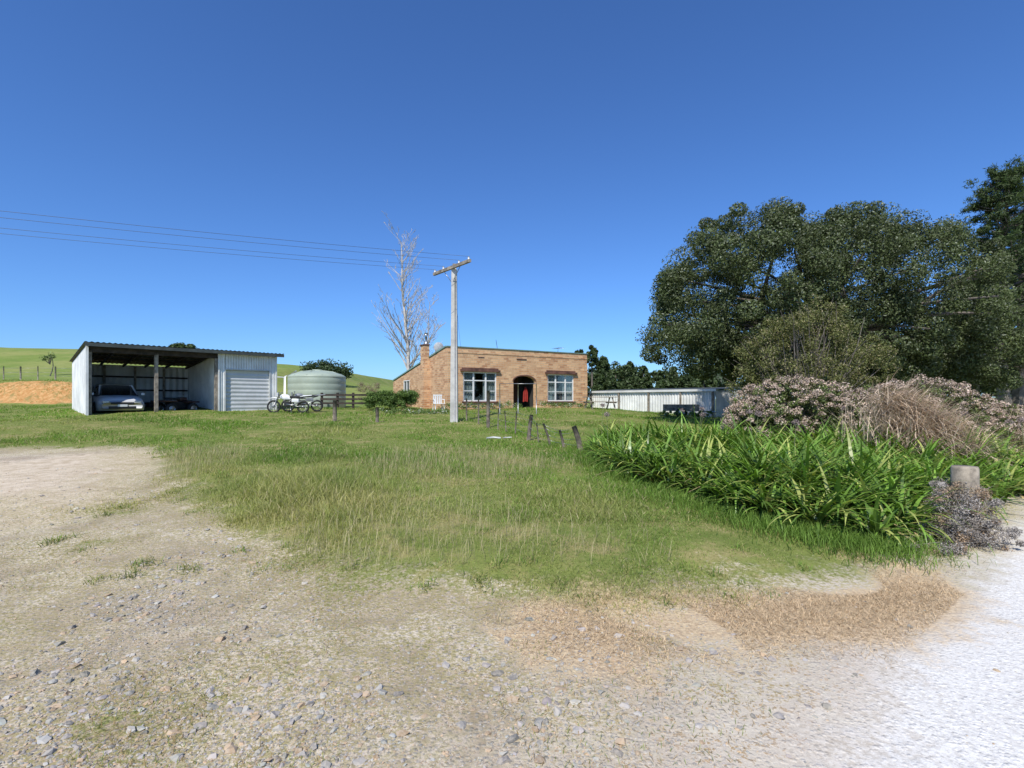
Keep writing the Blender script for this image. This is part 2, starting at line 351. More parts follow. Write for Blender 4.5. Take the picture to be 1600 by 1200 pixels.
T=420; ty_=3.7+13*rng.random(T)**1.2; tx_=(rng.random(T)*2-1)*(ty_*1.05+1); tg=gsdf(tx_,ty_); k=(tg>-.12)&(polysdf(tx_,ty_,RP)<-.6)&(polysdf(tx_,ty_,AG)<.2)&((tg<1.0)|(rng.random(T)<.5))&(lined(tx_,ty_,DRY)>.3); tx_=tx_[k];ty_=ty_[k]
per=44; x=np.repeat(tx_,per)+rng.normal(size=len(tx_)*per)*.055; y=np.repeat(ty_,per)+rng.normal(size=len(tx_)*per)*.055; n=len(x)
tc=np.repeat(rng.uniform(.7,1.25,(len(tx_),1)),per,axis=0); yy_=rng.random((n,1))<.35
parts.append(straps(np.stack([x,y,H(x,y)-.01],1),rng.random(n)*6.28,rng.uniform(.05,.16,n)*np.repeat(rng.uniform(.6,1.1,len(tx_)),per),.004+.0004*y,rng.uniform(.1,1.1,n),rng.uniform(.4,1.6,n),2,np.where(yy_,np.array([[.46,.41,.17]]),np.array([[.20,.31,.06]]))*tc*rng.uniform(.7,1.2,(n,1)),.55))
N=120000; y=2.0+8*rng.random(N)**1.2; x=(rng.random(N)*2-1)*(y*1.1+.3); gg=gsdf(x,y); q=nz(x,y,1.9)+.5*nz(x,y,6.5)
k=(gg<.3)&(q>.35-.4*np.clip(1+gg,0,1))&(polysdf(x,y,RP)<-.35)&(rng.random(N)<np.clip(.3+.5*(1+gg),.2,1)); x=x[k];y=y[k];n=len(x)
cc=np.where(rng.random((n,1))<.45,np.array([[.29,.34,.09]]),np.array([[.50,.35,.185]]))*rng.uniform(.55,1.2,(n,1))
parts.append(straps(np.stack([x,y,H(x,y)],1),rng.random(n)*6.28,rng.uniform(.012,.042,n),.003,rng.uniform(.2,1.2,n),rng.uniform(0,1,n),2,cc,.8))
for (poly,cnt,l) in((AG,15000,.20),):
    P=np.array(poly[0:8]); t=rng.random(cnt)*(len(P)-1); i=t.astype(int); f=(t-i)[:,None]; q=P[i]*(1-f)+P[np.minimum(i+1,len(P)-1)]*f
    q=q+rng.normal(size=q.shape)*.24+np.array([-.15,-.1]); 
    b=np.stack([q[:,0],q[:,1],H(q[:,0],q[:,1])],1)
    parts.append(straps(b,rng.random(cnt)*6.28,rng.uniform(.06,l,cnt),.006,rng.uniform(0,.6,cnt),rng.uniform(.2,1.3,cnt),2,np.array([[.20,.32,.06]])*rng.uniform(.5,1.3,(cnt,1)),.55))
V,F,C=cat(parts); np_mesh('grass',V,F,VEGB,C)
N=34000; t=rng.random(N)*(len(DRY)-1); i=t.astype(int); P=np.array(DRY); f=(t-i)[:,None]; q=P[i]*(1-f)+P[i+1]*f+rng.normal(size=(N,2))*np.array([.42,.30])
kk=(polysdf(q[:,0],q[:,1],RP)<-.02)&(nz(q[:,0],q[:,1],3.1)>-.45); q=q[kk]; n=len(q)
parts=[straps(np.stack([q[:,0],q[:,1],H(q[:,0],q[:,1])+.002],1),rng.random(n)*6.28,rng.uniform(.015,.06,n),.0028,rng.uniform(.7,1.5,n),rng.uniform(0,.5,n),2,np.array([[.66,.50,.31]])*rng.uniform(.45,1.3,(n,1)),.85)]
V,F,C=cat(parts); np_mesh('dry_grass',V,F,VEGD,C)

# ------------------------------------------------------------------ agapanthus
N=9000; x=rng.uniform(1.5,11,N); y=rng.uniform(5,14,N); k=polysdf(x,y,AG)>.0; x=x[k];y=y[k]
order=rng.permutation(len(x)); pts=[]
for i in order:
    if all((x[i]-a)**2+(y[i]-b)**2>.29**2 for a,b in pts): pts.append((x[i],y[i]))
    if len(pts)>560: break
pts=np.array(pts); per=46
bx=np.repeat(pts,per,axis=0)+rng.normal(size=(len(pts)*per,2))*.05; n=len(bx)
edge=sm(polysdf(pts[:,0],pts[:,1],AG)/.8)
hs=np.repeat(rng.uniform(.80,1.12,len(pts))*(.86+.24*edge)*(.95+.16*nz(pts[:,0],pts[:,1],1.6)),per)
az=rng.random(n)*6.28; u_=rng.random(n); th0=.04+.7*u_
tone=np.repeat(rng.uniform(.8,1.2,len(pts)),per)[:,None]
cc=np.array([[.165,.285,.04]])*rng.uniform(.5,1.35,(n,1))*tone; yl=rng.random(n)<.16; cc[yl]=np.array([.42,.46,.12])*rng.uniform(.7,1.2,(yl.sum(),1))
low=rng.random(n)<.06; cc[low]=np.array([.52,.40,.21]); th0[low]+=.7
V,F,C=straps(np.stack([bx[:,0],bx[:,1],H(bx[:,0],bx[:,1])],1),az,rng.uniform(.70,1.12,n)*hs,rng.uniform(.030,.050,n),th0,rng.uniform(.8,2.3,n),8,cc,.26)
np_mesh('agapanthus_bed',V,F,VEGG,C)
S_=[];hd=[]
for j in range(12):
    i=rng.integers(len(pts)); q=pts[i]; z=float(H(*q)); h=rng.uniform(.95,1.12); e=(q[0]+rng.uniform(-.15,.15),q[1]+rng.uniform(-.1,.1),z+h)
    S_.append(((q[0],q[1],z),e,.007,.005)); hd.append([*e,.07])
V1,F1=segs_arrays(S_)
ag2=empty('agapanthus_seed_head',(0,0,0))
np_mesh('stalks',V1,F1,VEGD,np.full((len(V1),3),.2)*np.array([[.9,1,.5]]),ag2)

# ------------------------------------------------------------------ clump clouds
def cloud(clumps,per,L,W,colfn,upbias=.35,jit=.55,shell=.35):
    n=len(clumps); idx=np.repeat(np.arange(n),per); m_=len(idx)
    d=rng.normal(size=(m_,3)); d/=np.linalg.norm(d,axis=1,keepdims=True)
    rr=(1-shell*rng.random(m_)**1.5)
    c=clumps[idx]; P=c[:,:3]+d*(c[:,3]*rr)[:,None]*np.array([1,1,.8])
    Nn=d+np.array([0,0,upbias])+rng.normal(size=(m_,3))*jit
    col=colfn(P,d,idx)
    return leaf_arrays(P,Nn,L*rng.uniform(.6,1.35,m_),W*rng.uniform(.7,1.3,m_),col)
V,F,C=cloud(np.array(hd),110,.03,.02,lambda P,d,idx:np.array([[.34,.27,.25]])*rng.uniform(.5,1.3,(len(P),1)),jit=1.,shell=.9); np_mesh('heads',V,F,VEGD,C,ag2)
def surf_clumps(lobes,n,r0,r1,squash=.0,inner=.0):
    out=[]
    L=np.array(lobes,float)
    w=L[:,3]*L[:,5]; w/=w.sum()
    while len(out)<n:
        i=rng.choice(len(L),p=w); d=rng.normal(size=3); d/=np.linalg.norm(d)
        k=rng.uniform(.86,1.04) if rng.random()>inner else rng.uniform(.3,.85)
        rad=rng.uniform(r0,r1)
        p=L[i,:3]+d*L[i,3:6]*k - d*rad*.6
        ok=True
        for j in range(len(L)):
            if j!=i and (((p-L[j,:3])/L[j,3:6])**2).sum()<.55: ok=False
        if ok or rng.random()<inner: out.append([*p,rad])
    return np.array(out)
bark=pbr('bark_mat',(.20,.17,.14),.9,0,.3,3,.5)
lobes=[(9.5,21.2,6.0,3.5,3.8,3.45),(13.3,22,6.5,3.6,4.2,3.15),(16.6,22.4,5.7,3.9,4.2,3.75),(7.1,20.7,4.2,1.8,2.2,1.9),(19.3,22.2,3.7,2.1,2.8,2.5),(12.8,21.6,4.0,4.6,3.4,2.6),(11.0,20.9,7.5,2.0,2.2,2.15),(15.0,21.6,7.6,1.9,2.2,2.1),(7.6,21.2,6.2,1.8,2.,1.6)]
cl=surf_clumps(lobes,760,.32,.82,inner=.14)
kk=cl[:,2]>1.2; cl=cl[kk]
cb=rng.uniform(.7,1.25,len(cl))
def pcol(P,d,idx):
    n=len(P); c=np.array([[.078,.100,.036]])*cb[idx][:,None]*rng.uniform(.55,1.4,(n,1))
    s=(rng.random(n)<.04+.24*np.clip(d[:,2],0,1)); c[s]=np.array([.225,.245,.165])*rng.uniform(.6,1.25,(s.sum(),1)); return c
tree=empty('pohutukawa_tree',(13,22.5,float(H(13,22.5))))
def child_np(name,V,F,mat,C,par):
    V=V-np.array(par.location); return np_mesh(name,V,F,mat,C,par)
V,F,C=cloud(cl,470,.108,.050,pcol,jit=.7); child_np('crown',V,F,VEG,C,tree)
S=[]
def limb(p0,p1,r0,r1,seg=6,sag=.5,S=S):
    p0=np.array(p0,float);p1=np.array(p1,float); prev=p0; w=np.array([random.uniform(-.3,.3),random.uniform(-.3,.3),0])*min(1,np.linalg.norm(p1-p0)/3)
    for i in range(1,seg+1):
        t=i/seg; p=p0+(p1-p0)*t+w*math.sin(math.pi*t)+np.array([0,0,sag*math.sin(math.pi*t)])
        S.append((prev,p,r0+(r1-r0)*(i-1)/seg,r0+(r1-r0)*t)); prev=p
for k in range(5):
    a=k*1.26; base=np.array([13+.3*math.cos(a),22.4+.3*math.sin(a),float(H(13,22.4))-.1]); mid=np.array([13+2.6*math.cos(a),22.2+1.6*math.sin(a),4.2])
    limb(base,mid,.38,.24,6,.2)
    for j in rng.choice(len(cl),14): limb(mid,cl[j,:3],.14,.03,5,.3)
V,F=segs_arrays(S); child_np('trunk_and_limbs',V,F,bark,np.ones((len(V),3)),tree)

lob=[(9.7,16.8,2.9,2.3,1.6,1.7),(8.4,16.6,2.2,1.4,1.3,1.5),(11.2,17,2.2,1.6,1.3,1.9),(10.2,16.9,3.9,1.3,1.1,1.2)]
cl2=surf_clumps(lob,200,.18,.46,inner=.35)
def ocol(P,d,idx):
    n=len(P); c=np.array([[.145,.155,.048]])*rng.uniform(.45,1.4,(n,1)); s=rng.random(n)<.18; c[s]=np.array([.30,.26,.14])*rng.uniform(.6,1.2,(s.sum(),1)); return c
sh=empty('evergreen_shrub',(9.8,16.9,float(H(9.8,16.9))))
V,F,C=cloud(cl2,230,.072,.034,ocol,jit=1.,shell=.8); child_np('foliage',V,F,VEG,C,sh)
S2=[]
for j in range(160): 
    c=cl2[rng.integers(len(cl2))]; d=rng.normal(size=3); d[2]=abs(d[2])+.5; d/=np.linalg.norm(d)
    limb((9.8+random.uniform(-.5,.5),16.9,.5),c[:3]+d*c[3]*1.6,.025,.006,4,.1,S2)
V,F=segs_arrays(S2); child_np('stems',V,F,bark,np.ones((len(V),3)),sh)

def brown_shrub(lob,cnt):
    nm=empty('flowering_shrub',(lob[0][0],lob[0][1],float(H(lob[0][0],lob[0][1]))))
    c=surf_clumps(lob,cnt,.07,.16,inner=.06); c=c[c[:,2]>.3]
    cb=rng.uniform(.7,1.25,len(c)); gn=rng.random(len(c))<.10
    def col(P,d,idx):
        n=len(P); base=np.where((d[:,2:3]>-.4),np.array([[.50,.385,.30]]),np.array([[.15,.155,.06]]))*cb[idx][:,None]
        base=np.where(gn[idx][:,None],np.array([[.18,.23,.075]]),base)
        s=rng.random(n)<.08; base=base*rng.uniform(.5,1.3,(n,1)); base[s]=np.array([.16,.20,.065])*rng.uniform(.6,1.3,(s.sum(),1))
        q=rng.random(n)<.10; base[q]=np.array([.66,.55,.46]); return base
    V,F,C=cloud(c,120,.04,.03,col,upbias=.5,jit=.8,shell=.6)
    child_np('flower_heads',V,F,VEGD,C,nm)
    m_=len(c); inn=c.copy(); ctr=np.array([lob[0][0],lob[0][1],1.0]); inn[:,:3]=ctr+(inn[:,:3]-ctr)*.82; inn[:,3]*=1.25
    def col2(P,d,idx): return np.array([[.12,.15,.05]])*rng.uniform(.5,1.4,(len(P),1))
    V,F,C=cloud(inn,30,.09,.045,col2,shell=.8); child_np('leaves',V,F,VEG,C,nm)
    SS=[]
    for j in range(90): limb((lob[0][0]+random.uniform(-.4,.4),lob[0][1],.4),c[rng.integers(m_),:3],.015,.006,3,.1,SS)
    V,F=segs_arrays(SS); child_np('stems',V,F,bark,np.ones((len(V),3)),nm)
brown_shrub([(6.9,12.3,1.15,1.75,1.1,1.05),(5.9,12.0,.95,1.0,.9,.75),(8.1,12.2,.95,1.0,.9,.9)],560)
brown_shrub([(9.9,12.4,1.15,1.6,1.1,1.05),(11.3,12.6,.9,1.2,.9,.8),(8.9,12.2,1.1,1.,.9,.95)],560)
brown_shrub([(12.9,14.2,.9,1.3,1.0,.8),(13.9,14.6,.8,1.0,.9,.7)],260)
parts=[]
for (cx,cy,cz,sx_,sy_,n_,a0,asp) in((7.35,10.0,1.50,.18,.18,900,-1.0,1.6),(7.5,9.8,1.30,.25,.22,1300,-.7,1.2),(7.75,9.7,1.05,.28,.25,1300,-.8,1.2),(8.0,9.6,.80,.28,.25,1000,-.8,1.3),(7.45,9.6,.95,.25,.22,900,-1.5,1.0),(7.7,9.5,.65,.35,.2,1100,-1.3,1.0),(8.15,9.5,.5,.3,.25,700,-1.0,1.2)):
    b=np.stack([cx+rng.normal(size=n_)*sx_,cy+rng.normal(size=n_)*sy_,cz+rng.normal(size=n_)*.14],1)
    parts.append(straps(b,a0+rng.normal(size=n_)*asp*.55,rng.uniform(.25,.75,n_),.010,rng.uniform(.5,2.0,n_),rng.uniform(-.2,1.6,n_),4,np.array([[.74,.59,.43]])*rng.uniform(.45,1.2,(n_,1)),.85))
N=420; a=rng.random(N)*6.28
parts.append(straps(np.stack([7.4+.4*rng.normal(size=N),9.9+.3*rng.normal(size=N),np.full(N,.5)],1),a,rng.uniform(.8,1.5,N),.010,rng.uniform(0,.5,N),rng.uniform(.1,1.2,N),4,np.array([[.62,.50,.37]])*rng.uniform(.5,1.2,(N,1)),.9))
V,F,C=cat(parts); np_mesh('dead_grass_heap',V,F,VEGD,C)
N=2200; a=rng.random(N)*6.28
V,F,C=straps(np.stack([14+1.0*rng.normal(size=N),12.5+.6*rng.normal(size=N),np.full(N,.2)],1),a,rng.uniform(.8,1.5,N),.012,rng.uniform(0,.4,N),rng.uniform(.1,1.0,N),4,np.array([[.50,.42,.25]])*rng.uniform(.5,1.2,(N,1)),.9)
np_mesh('reed_clump',V,F,VEGD,C)
c=surf_clumps([(5.15,5.85,.35,.36,.3,.36),(4.75,5.6,.16,.3,.28,.2),(5.45,6.3,.35,.35,.3,.33),(5.1,5.45,.13,.35,.2,.2),(4.3,5.25,.06,.35,.15,.12)],170,.04,.11,inner=.3)
bb=rng.uniform(.65,1.2,len(c)); wr=rng.random(len(c))<.35
def gcol(P,d,idx): 
    return np.where(wr[idx][:,None],np.array([[.42,.31,.21]]),np.array([[.42,.38,.34]]))*bb[idx][:,None]*rng.uniform(.4,1.4,(len(P),1))
db=empty('dead_bush',(5.1,5.8,0))
V,F,C=cloud(c,190,.024,.010,gcol,jit=1.,shell=.9); child_np('twiggy_mass',V,F,VEGD,C,db)
S3=[]
for j in range(260):
    cc_=c[rng.integers(len(c))]; d=rng.normal(size=3); d[2]=abs(d[2])*.6; d/=np.linalg.norm(d)
    limb((5.1+random.uniform(-.35,.35),5.8+random.uniform(-.3,.3),.02),cc_[:3]+d*.12,.004,.0015,4,.06,S3)
tw=pbr('twig_mat',(.38,.33,.28),.9,0,.3,5)
V,F=segs_arrays(S3); child_np('twigs',V,F,tw,np.ones((len(V),3)),db)

# ------------------------------------------------------------------ bare birch
def bare_tree(name,x,y,h,spread,seed,r0=.2):
    random.seed(seed); z0=float(H(x,y)); par=empty(name,(x,y,z0)); S=[]
    def br(p,d,L,r,lev):
        n=max(3,int(L/.45)); prev=p
        for i in range(n):
            d=(d+Vector((random.uniform(-1,1),random.uniform(-1,1),random.uniform(-.3,1.0)))*(.055 if lev==0 else .14)).normalized()
            q=prev+d*(L/n); ra=r*(1-.8*i/n); rb=r*(1-.8*(i+1)/n)
            S.append((tuple(prev),tuple(q),max(ra,.012),max(rb,.010))); prev=q
            if lev<4 and (i/n>.10 or lev>0):
                k=(random.random()<(.98 if lev==0 else .68))+(lev==0 and random.random()<.75)
                for _ in range(int(k)):
                    az=random.uniform(0,6.28); s=spread*(1.25 if lev==0 else 1)
                    nd=(d*1.0+Vector((math.cos(az),math.sin(az),random.uniform(-.1,.5)))*s).normalized()
                    f=(1-.6*i/n)
                    br(q,nd,L*f*random.uniform(.24,.40) if lev==0 else L*random.uniform(.3,.55)*f,ra*.42,lev+1)
    br(Vector((0,0,-.1)),Vector((.0,0,1)),h,r0,0)
    V,F=segs_arrays(S); np_mesh('trunk_and_branches',V,F,birch,np.ones((len(V),3)),par); return len(S)
birch=pbr('pale_bark_mat',(.52,.48,.43),.8,0,.2,2)
print('birch segs',bare_tree('bare_birch_tree',-8.4,42,14.0,.8,3))
print('birch segs',bare_tree('bare_birch_tree',-7.0,43,8.5,.9,11,.1))
random.seed(5)
# ------------------------------------------------------------------ conifers / distant trees
def conifer(x,y,h,r,z0=None,n=60,lean=0.,low=.12):
    z0=float(H(x,y)) if z0 is None else z0; cl=[]
    for i in range(n):
        t=low+(1-low)*rng.random()**.9; rad=r*(1-t)**.75*(.45+.6*rng.random())+.15
        a=rng.random()*6.28
        cl.append([x+rad*math.cos(a),y+rad*math.sin(a),z0+t*h-rad*.1,max(.3,r*.22*(1.25-t))])
    return np.array(cl)
def roundtree(x,y,h,r,n=45):
    z0=float(H(x,y)); return surf_clumps([(x,y,z0+h*.62,r,r,h*.4),(x+.3*r,y,z0+h*.5,r*.8,r*.8,h*.35)],n,r*.18,r*.34,inner=.2)
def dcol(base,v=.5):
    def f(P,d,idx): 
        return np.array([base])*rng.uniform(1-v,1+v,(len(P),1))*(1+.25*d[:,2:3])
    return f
parts=[];S4=[]
for px,top,Yd,kind in((884,552,75,'c'),(905,545,78,'c'),(925,540,76,'c'),(943,558,72,'c'),(962,562,80,'r'),(985,566,82,'c'),(1005,572,78,'c'),(1030,578,80,'r'),(1052,574,74,'c'),(1075,580,70,'r'),(1100,585,66,'r'),(950,585,62,'r'),(990,588,64,'r'),(1040,592,60,'r'),(868,588,70,'r')):
    X_=(px-800)/800*Yd; h=(625-top)*Yd/800+1.6-float(H(X_,Yd))
    if kind=='c': k=conifer(X_,Yd,h,h*.3,n=70)
    else: k=roundtree(X_,Yd,h,h*.42)
    parts.append(cloud(k,60,.42,.22,dcol((.055,.080,.028)),jit=.8,shell=.8)); S4.append(((X_,Yd,float(H(X_,Yd))),(X_,Yd,float(H(X_,Yd))+h*.8),.2,.05))
for i in range(24):
    Yd=rng.uniform(36,60); X_=Yd*rng.uniform(.48,1.25); h=rng.uniform(5,7.5)
    parts.append(cloud(roundtree(X_,Yd,h,h*.5,40),60,.4,.2,dcol((.055,.078,.03)),jit=.8,shell=.8)); S4.append(((X_,Yd,.3),(X_,Yd,h*.8),.2,.05))
for i in range(30):
    Yd=rng.uniform(95,150); X_=Yd*rng.uniform(.12,1.3); h=rng.uniform(6,10)
    parts.append(cloud(roundtree(X_,Yd,h,h*.6,30),40,.9,.5,dcol((.06,.085,.045)),jit=.8,shell=.8)); S4.append(((X_,Yd,.3),(X_,Yd,h*.8),.2,.05))
tl=empty('tree_line',(0,0,0))
V,F,C=cat(parts); np_mesh('crowns',V,F,VEG,C,tl)
V,F=segs_arrays(S4); np_mesh('trunks',V,F,bark,None,tl)
def round_tree_obj(name,x,y,h,r,base,n=45,leaf=.3):
    par=empty(name,(x,y,float(H(x,y)))); V,F,C=cloud(roundtree(x,y,h,r,n),90,leaf,leaf*.5,dcol(base),jit=.8,shell=.8); child_np('crown',V,F,VEG,C,par)
    SS=[]; limb((x,y,float(H(x,y))-.2),(x,y,float(H(x,y))+h*.75),r*.08,r*.03,4,0,SS); V,F=segs_arrays(SS); child_np('trunk',V,F,bark,np.ones((len(V),3)),par)
round_tree_obj('macrocarpa_tree',-22.5,62,(625-562)*62/800+1.6-float(H(-22.5,62)),2.9,(.045,.07,.027))
round_tree_obj('hill_tree',-45,70,(625-536)*70/800+1.6-float(H(-45,70)),1.7,(.08,.11,.04))
def sapling(x,y,h):
    par=empty('young_tree',(x,y,float(H(x,y)))); k=surf_clumps([(x,y,float(H(x,y))+h*.75,.8,.6,h*.22)],12,.12,.3,inner=.4)
    V,F,C=cloud(k,26,.16,.07,dcol((.14,.19,.07)),jit=.9,shell=.9); child_np('crown',V,F,VEG,C,par)
    SS=[]; z=float(H(x,y)); limb((x,y,z),(x+.1,y,z+h*.8),.05,.02,4,0,SS)
    for q in k[:10]: limb((x,y,z+h*.45),q[:3],.025,.01,3,0,SS)
    V,F=segs_arrays(SS); child_np('trunk',V,F,bark,np.ones((len(V),3)),par)
sapling(-41.5,46,2.3)
def pine(x,y,h,r,name='pine_tree',n=150):
    z0=float(H(x,y)); par=empty(name,(x,y,z0)); cl=[];SS=[]
    limb((x,y,z0-.2),(x+.2,y,z0+h*.97),.38,.06,10,0,SS)
    for i in range(n):
        t=.22+.78*rng.random(); R=r*(1-t)**.55*rng.uniform(.55,1.1)+.35; a=rng.random()*6.28; zb=z0+t*h
        e=np.array([x+R*math.cos(a),y+R*math.sin(a),zb+R*rng.uniform(.05,.4)])
        limb((x+.1,y,zb-.2),e,.05,.015,4,-.1,SS)
        for q in range(4):
            f=rng.uniform(.45,1.05); c=np.array([x,y,zb])*(1-f)+e*f+rng.normal(size=3)*.25; cl.append([*c,rng.uniform(.18,.42)])
    V,F,C=cloud(np.array(cl),75,.26,.045,dcol((.06,.088,.028)),jit=1.,shell=.95); child_np('needles',V,F,VEG,C,par)
    V,F=segs_arrays(SS); child_np('trunk_and_branches',V,F,bark,np.ones((len(V),3)),par)
pine(29.9,31,14.6,3.7,n=180); pine(33.5,34,12.5,4.2); pine(32.5,36,9,4.)

# ------------------------------------------------------------------ materials for built things
def corr_mat(name,col): return pbr(name,col,.5,.1,.12,.9,0)
zinc=corr_mat('zinc_sheet_mat',(.62,.63,.61)); white_sheet=corr_mat('white_sheet_mat',(.78,.78,.75))
timber=pbr('grey_timber_mat',(.34,.29,.23),.85,0,.3,5,.3); dark_timber=pbr('dark_timber_mat',(.06,.045,.035),.85,0,.3,5,.3)
roofm=pbr('roof_sheet_mat',(.08,.09,.08),.55,.2,.2,2)
dirtfloor=pbr('earth_floor_mat',(.11,.09,.07),.95,0,.3,3)
white=pbr('white_paint_mat',(.78,.78,.76),.5,0,.06,3); black=pbr('black_rubber_mat',(.02,.02,.02),.7,0,.2,5)
glass=pbr('window_glass_mat',(.03,.04,.05),.08,0,.1,1); steel=pbr('steel_mat',(.45,.45,.45),.35,.8,.1,5)
greenpaint=pbr('green_flashing_mat',(.20,.32,.27),.6,0,.1,2)
def corr(name,length,zf0,zf1,mat,parent,origin,ux,uy,period=.15,dep=.02,thick=0):
    n=int(length/(period/4)); V=[];F=[]
    nx,ny=uy
    for i in range(n+1):
        s=length*i/n; o=dep*math.sin(i*math.pi/2)
        x=origin[0]+ux[0]*s+nx*o; y=origin[1]+ux[1]*s+ny*o
        V+=[(x,y,zf0(s)),(x,y,zf1(s))]
    for i in range(n): F.append((2*i,2*i+2,2*i+3,2*i+1))
    return py_mesh(name,V,F,mat,parent)
# ------------------------------------------------------------------ carport shed
shed=empty('farm_shed',(-18.1,21.8,.88),math.atan2(.714,.70))
W=7.8;D=5.5
zt=lambda y: 3.06-.09*y
corr('wall_side_open',D,lambda s:-.1,lambda s:zt(s),white_sheet,shed,(0,0),(0,1),(1,0))
corr('wall_back',W,lambda s:-.1,lambda s:zt(D),zinc,shed,(0,D),(1,0),(0,1),.3,.028)
corr('wall_side_garage',D,lambda s:-.1,lambda s:zt(s),white_sheet,shed,(W,0),(0,1),(1,0))
corr('partition_wall',D-.06,lambda s:-.05,lambda s:zt(s)-.02,white_sheet,shed,(5.07,.03),(0,1),(1,0))
corr('garage_front_left',.28,lambda s:-.1,lambda s:3.04,white_sheet,shed,(5.09,0),(1,0),(0,1),.12)
corr('garage_front_right',.3,lambda s:-.1,lambda s:3.04,white_sheet,shed,(7.48,0),(1,0),(0,1),.12)
corr('garage_front_top',2.12,lambda s:2.24,lambda s:3.04,white_sheet,shed,(5.37,0),(1,0),(0,1),.12)
V=[];F=[];n=44
for i in range(n+1):
    z=2.25*i/n; o=.10+.012*math.sin(i*math.pi/2); V+=[(5.37,o,z-.02),(7.49,o,z-.02)]
for i in range(n): F.append((2*i,2*i+1,2*i+3,2*i+2))
py_mesh('roller_door',V,F,pbr('roller_door_mat',(.58,.59,.58),.5,0,.06,2),shed)
boxes('door_frame',[(5.33,5.37,-.03,.12,-.05,2.28),(7.49,7.53,-.03,.12,-.05,2.28),(5.37,7.49,-.03,.12,2.24,2.30)],zinc,shed)
boxes('corner_flashing',[(-.04,.05,-.05,.04,-.1,3.05),(5.03,5.09,-.05,.03,-.1,3.02),(7.78,7.86,-.05,.03,-.1,3.02)],white_sheet,shed)
boxes('posts',[(2.42,2.56,.05,.2,-.1,2.85),(.05,.17,.05,.17,-.1,2.85),(4.9,5.02,.05,.17,-.1,2.85)]+[(x0,x0+.1,D-.14,D-.04,-.1,2.5) for x0 in(1.2,2.5,3.8)],timber,shed)
boxes('front_beam',[(.0,W,.05,.12,2.78,3.0)],dark_timber,shed)
boxes('girts',[(.04,5.0,D-.10,D-.04,z,z+.09) for z in(.5,1.2,1.9)]+[(.04,.09,.2,D-.1,z,z+.09) for z in(.6,1.3,2.0)],dark_timber,shed)
V=[];F=[];n=int((W+.5)/.05)
for i in range(n+1):
    x=-.12+(W+.45)*i/n; o=.02*math.sin(i*math.pi/2)
    for y,e in((-.35,0),(D+.2,0)): V.append((x,y,zt(y)+.09+o))
for i in range(n): F.append((2*i,2*i+2,2*i+3,2*i+1))
py_mesh('roof_sheet',V,F,roofm,shed)
V=[];F=[]
def slopebox(x0,x1,y0,y1,dz0,dz1):
    nn=len(V)
    for z in(dz0,dz1):
        V.extend([(x0,y0,zt(y0)+z),(x1,y0,zt(y0)+z),(x1,y1,zt(y1)+z),(x0,y1,zt(y1)+z)])
    F.extend([tuple(i+nn for i in f) for f in BOXF])
for x0 in np.arange(0.1,5.0,.95): slopebox(x0,x0+.05,.13,D-.15,-.12,.0)
py_mesh('rafters',V,F,dark_timber,shed)
V=[];F=[]
for y0 in np.arange(.3,D,.9): slopebox(.02,W,y0,y0+.05,.002,.06)
py_mesh('purlins',V,F,dark_timber,shed)
V=[];F=[]; slopebox(-.1,W+.32,-.34,-.31,-.09,.06); py_mesh('fascia',V,F,roofm,shed)
boxes('floor',[(.02,5.0,.0,D-.03,-.2,.02)],dirtfloor,shed)
boxes('stored_boxes',[(3.0,3.6,4.6,5.2,.03,.6),(3.7,4.4,4.7,5.2,.03,.4),(1.9,2.3,4.7,5.2,.03,.9),(4.3,4.8,3.6,4.2,.03,.7)],dark_timber,shed,.02)

# ------------------------------------------------------------------ car
def wheel(par,x,y,z,r,w,tag):
    lathe('tyre_'+tag,[(r*.62,-w/2),(r*.9,-w/2),(r,-w*.35),(r,w*.35),(r*.9,w/2),(r*.62,w/2),(r*.62,-w/2)],black,par,24,(x,y,z),'Y')
    lathe('rim_'+tag,[(r*.62,-w*.4),(r*.5,-w*.3),(r*.15,-w*.42),(.001,-w*.42)],steel,par,10,(x,y,z),'Y',False)
    lathe('rim_in_'+tag,[(r*.62,w*.4),(r*.5,w*.3),(r*.15,w*.42),(.001,w*.42)],steel,par,10,(x,y,z),'Y',False)
def body_loft(name,secs,mat,par,smooth=True):
    V=[];F=[]
    for (x,zl,ztp,wl,wm,wt) in secs:
        zm=zl+(ztp-zl)*.55
        half=[(wl*.0,zl),(wl,zl),(wm,zl+(ztp-zl)*.25),(wm,zm),(wt+(wm-wt)*.5,zl+(ztp-zl)*.86),(wt*.85,ztp),(0,ztp+.015)]
        ring=[(x,w,z) for w,z in half]+[(x,-w,z) for w,z in reversed(half[1:-1])]
        V+=ring
    k=len(V)//len(secs)
    for i in range(len(secs)-1):
        for j in range(k):
            j2=(j+1)%k; F.append((i*k+j,i*k+j2,(i+1)*k+j2,(i+1)*k+j))
    F.append(tuple(range(k))); F.append(tuple((len(secs)-1)*k+j for j in reversed(range(k))))
    return py_mesh(name,V,F,mat,par,smooth)
carp=pbr('car_paint_mat',(.72,.74,.76),.25,.1,.03,2)
fx=np.array([-18.1,21.8])+np.array([.70,.714])*1.30+np.array([-.714,.70])*.55
car=empty('parked_car',(fx[0],fx[1],.90),math.atan2(-.70,.714))
body_loft('body',[(-4.35,.45,.85,.7,.75,.66),(-4.2,.25,.98,.82,.86,.76),(-3.5,.2,1.0,.86,.9,.8),(-2.2,.2,.96,.87,.91,.82),(-1.1,.2,.92,.87,.91,.80),(-.4,.2,.82,.86,.88,.74),(-.08,.24,.70,.8,.82,.66),(.02,.32,.58,.7,.74,.6)],carp,car)
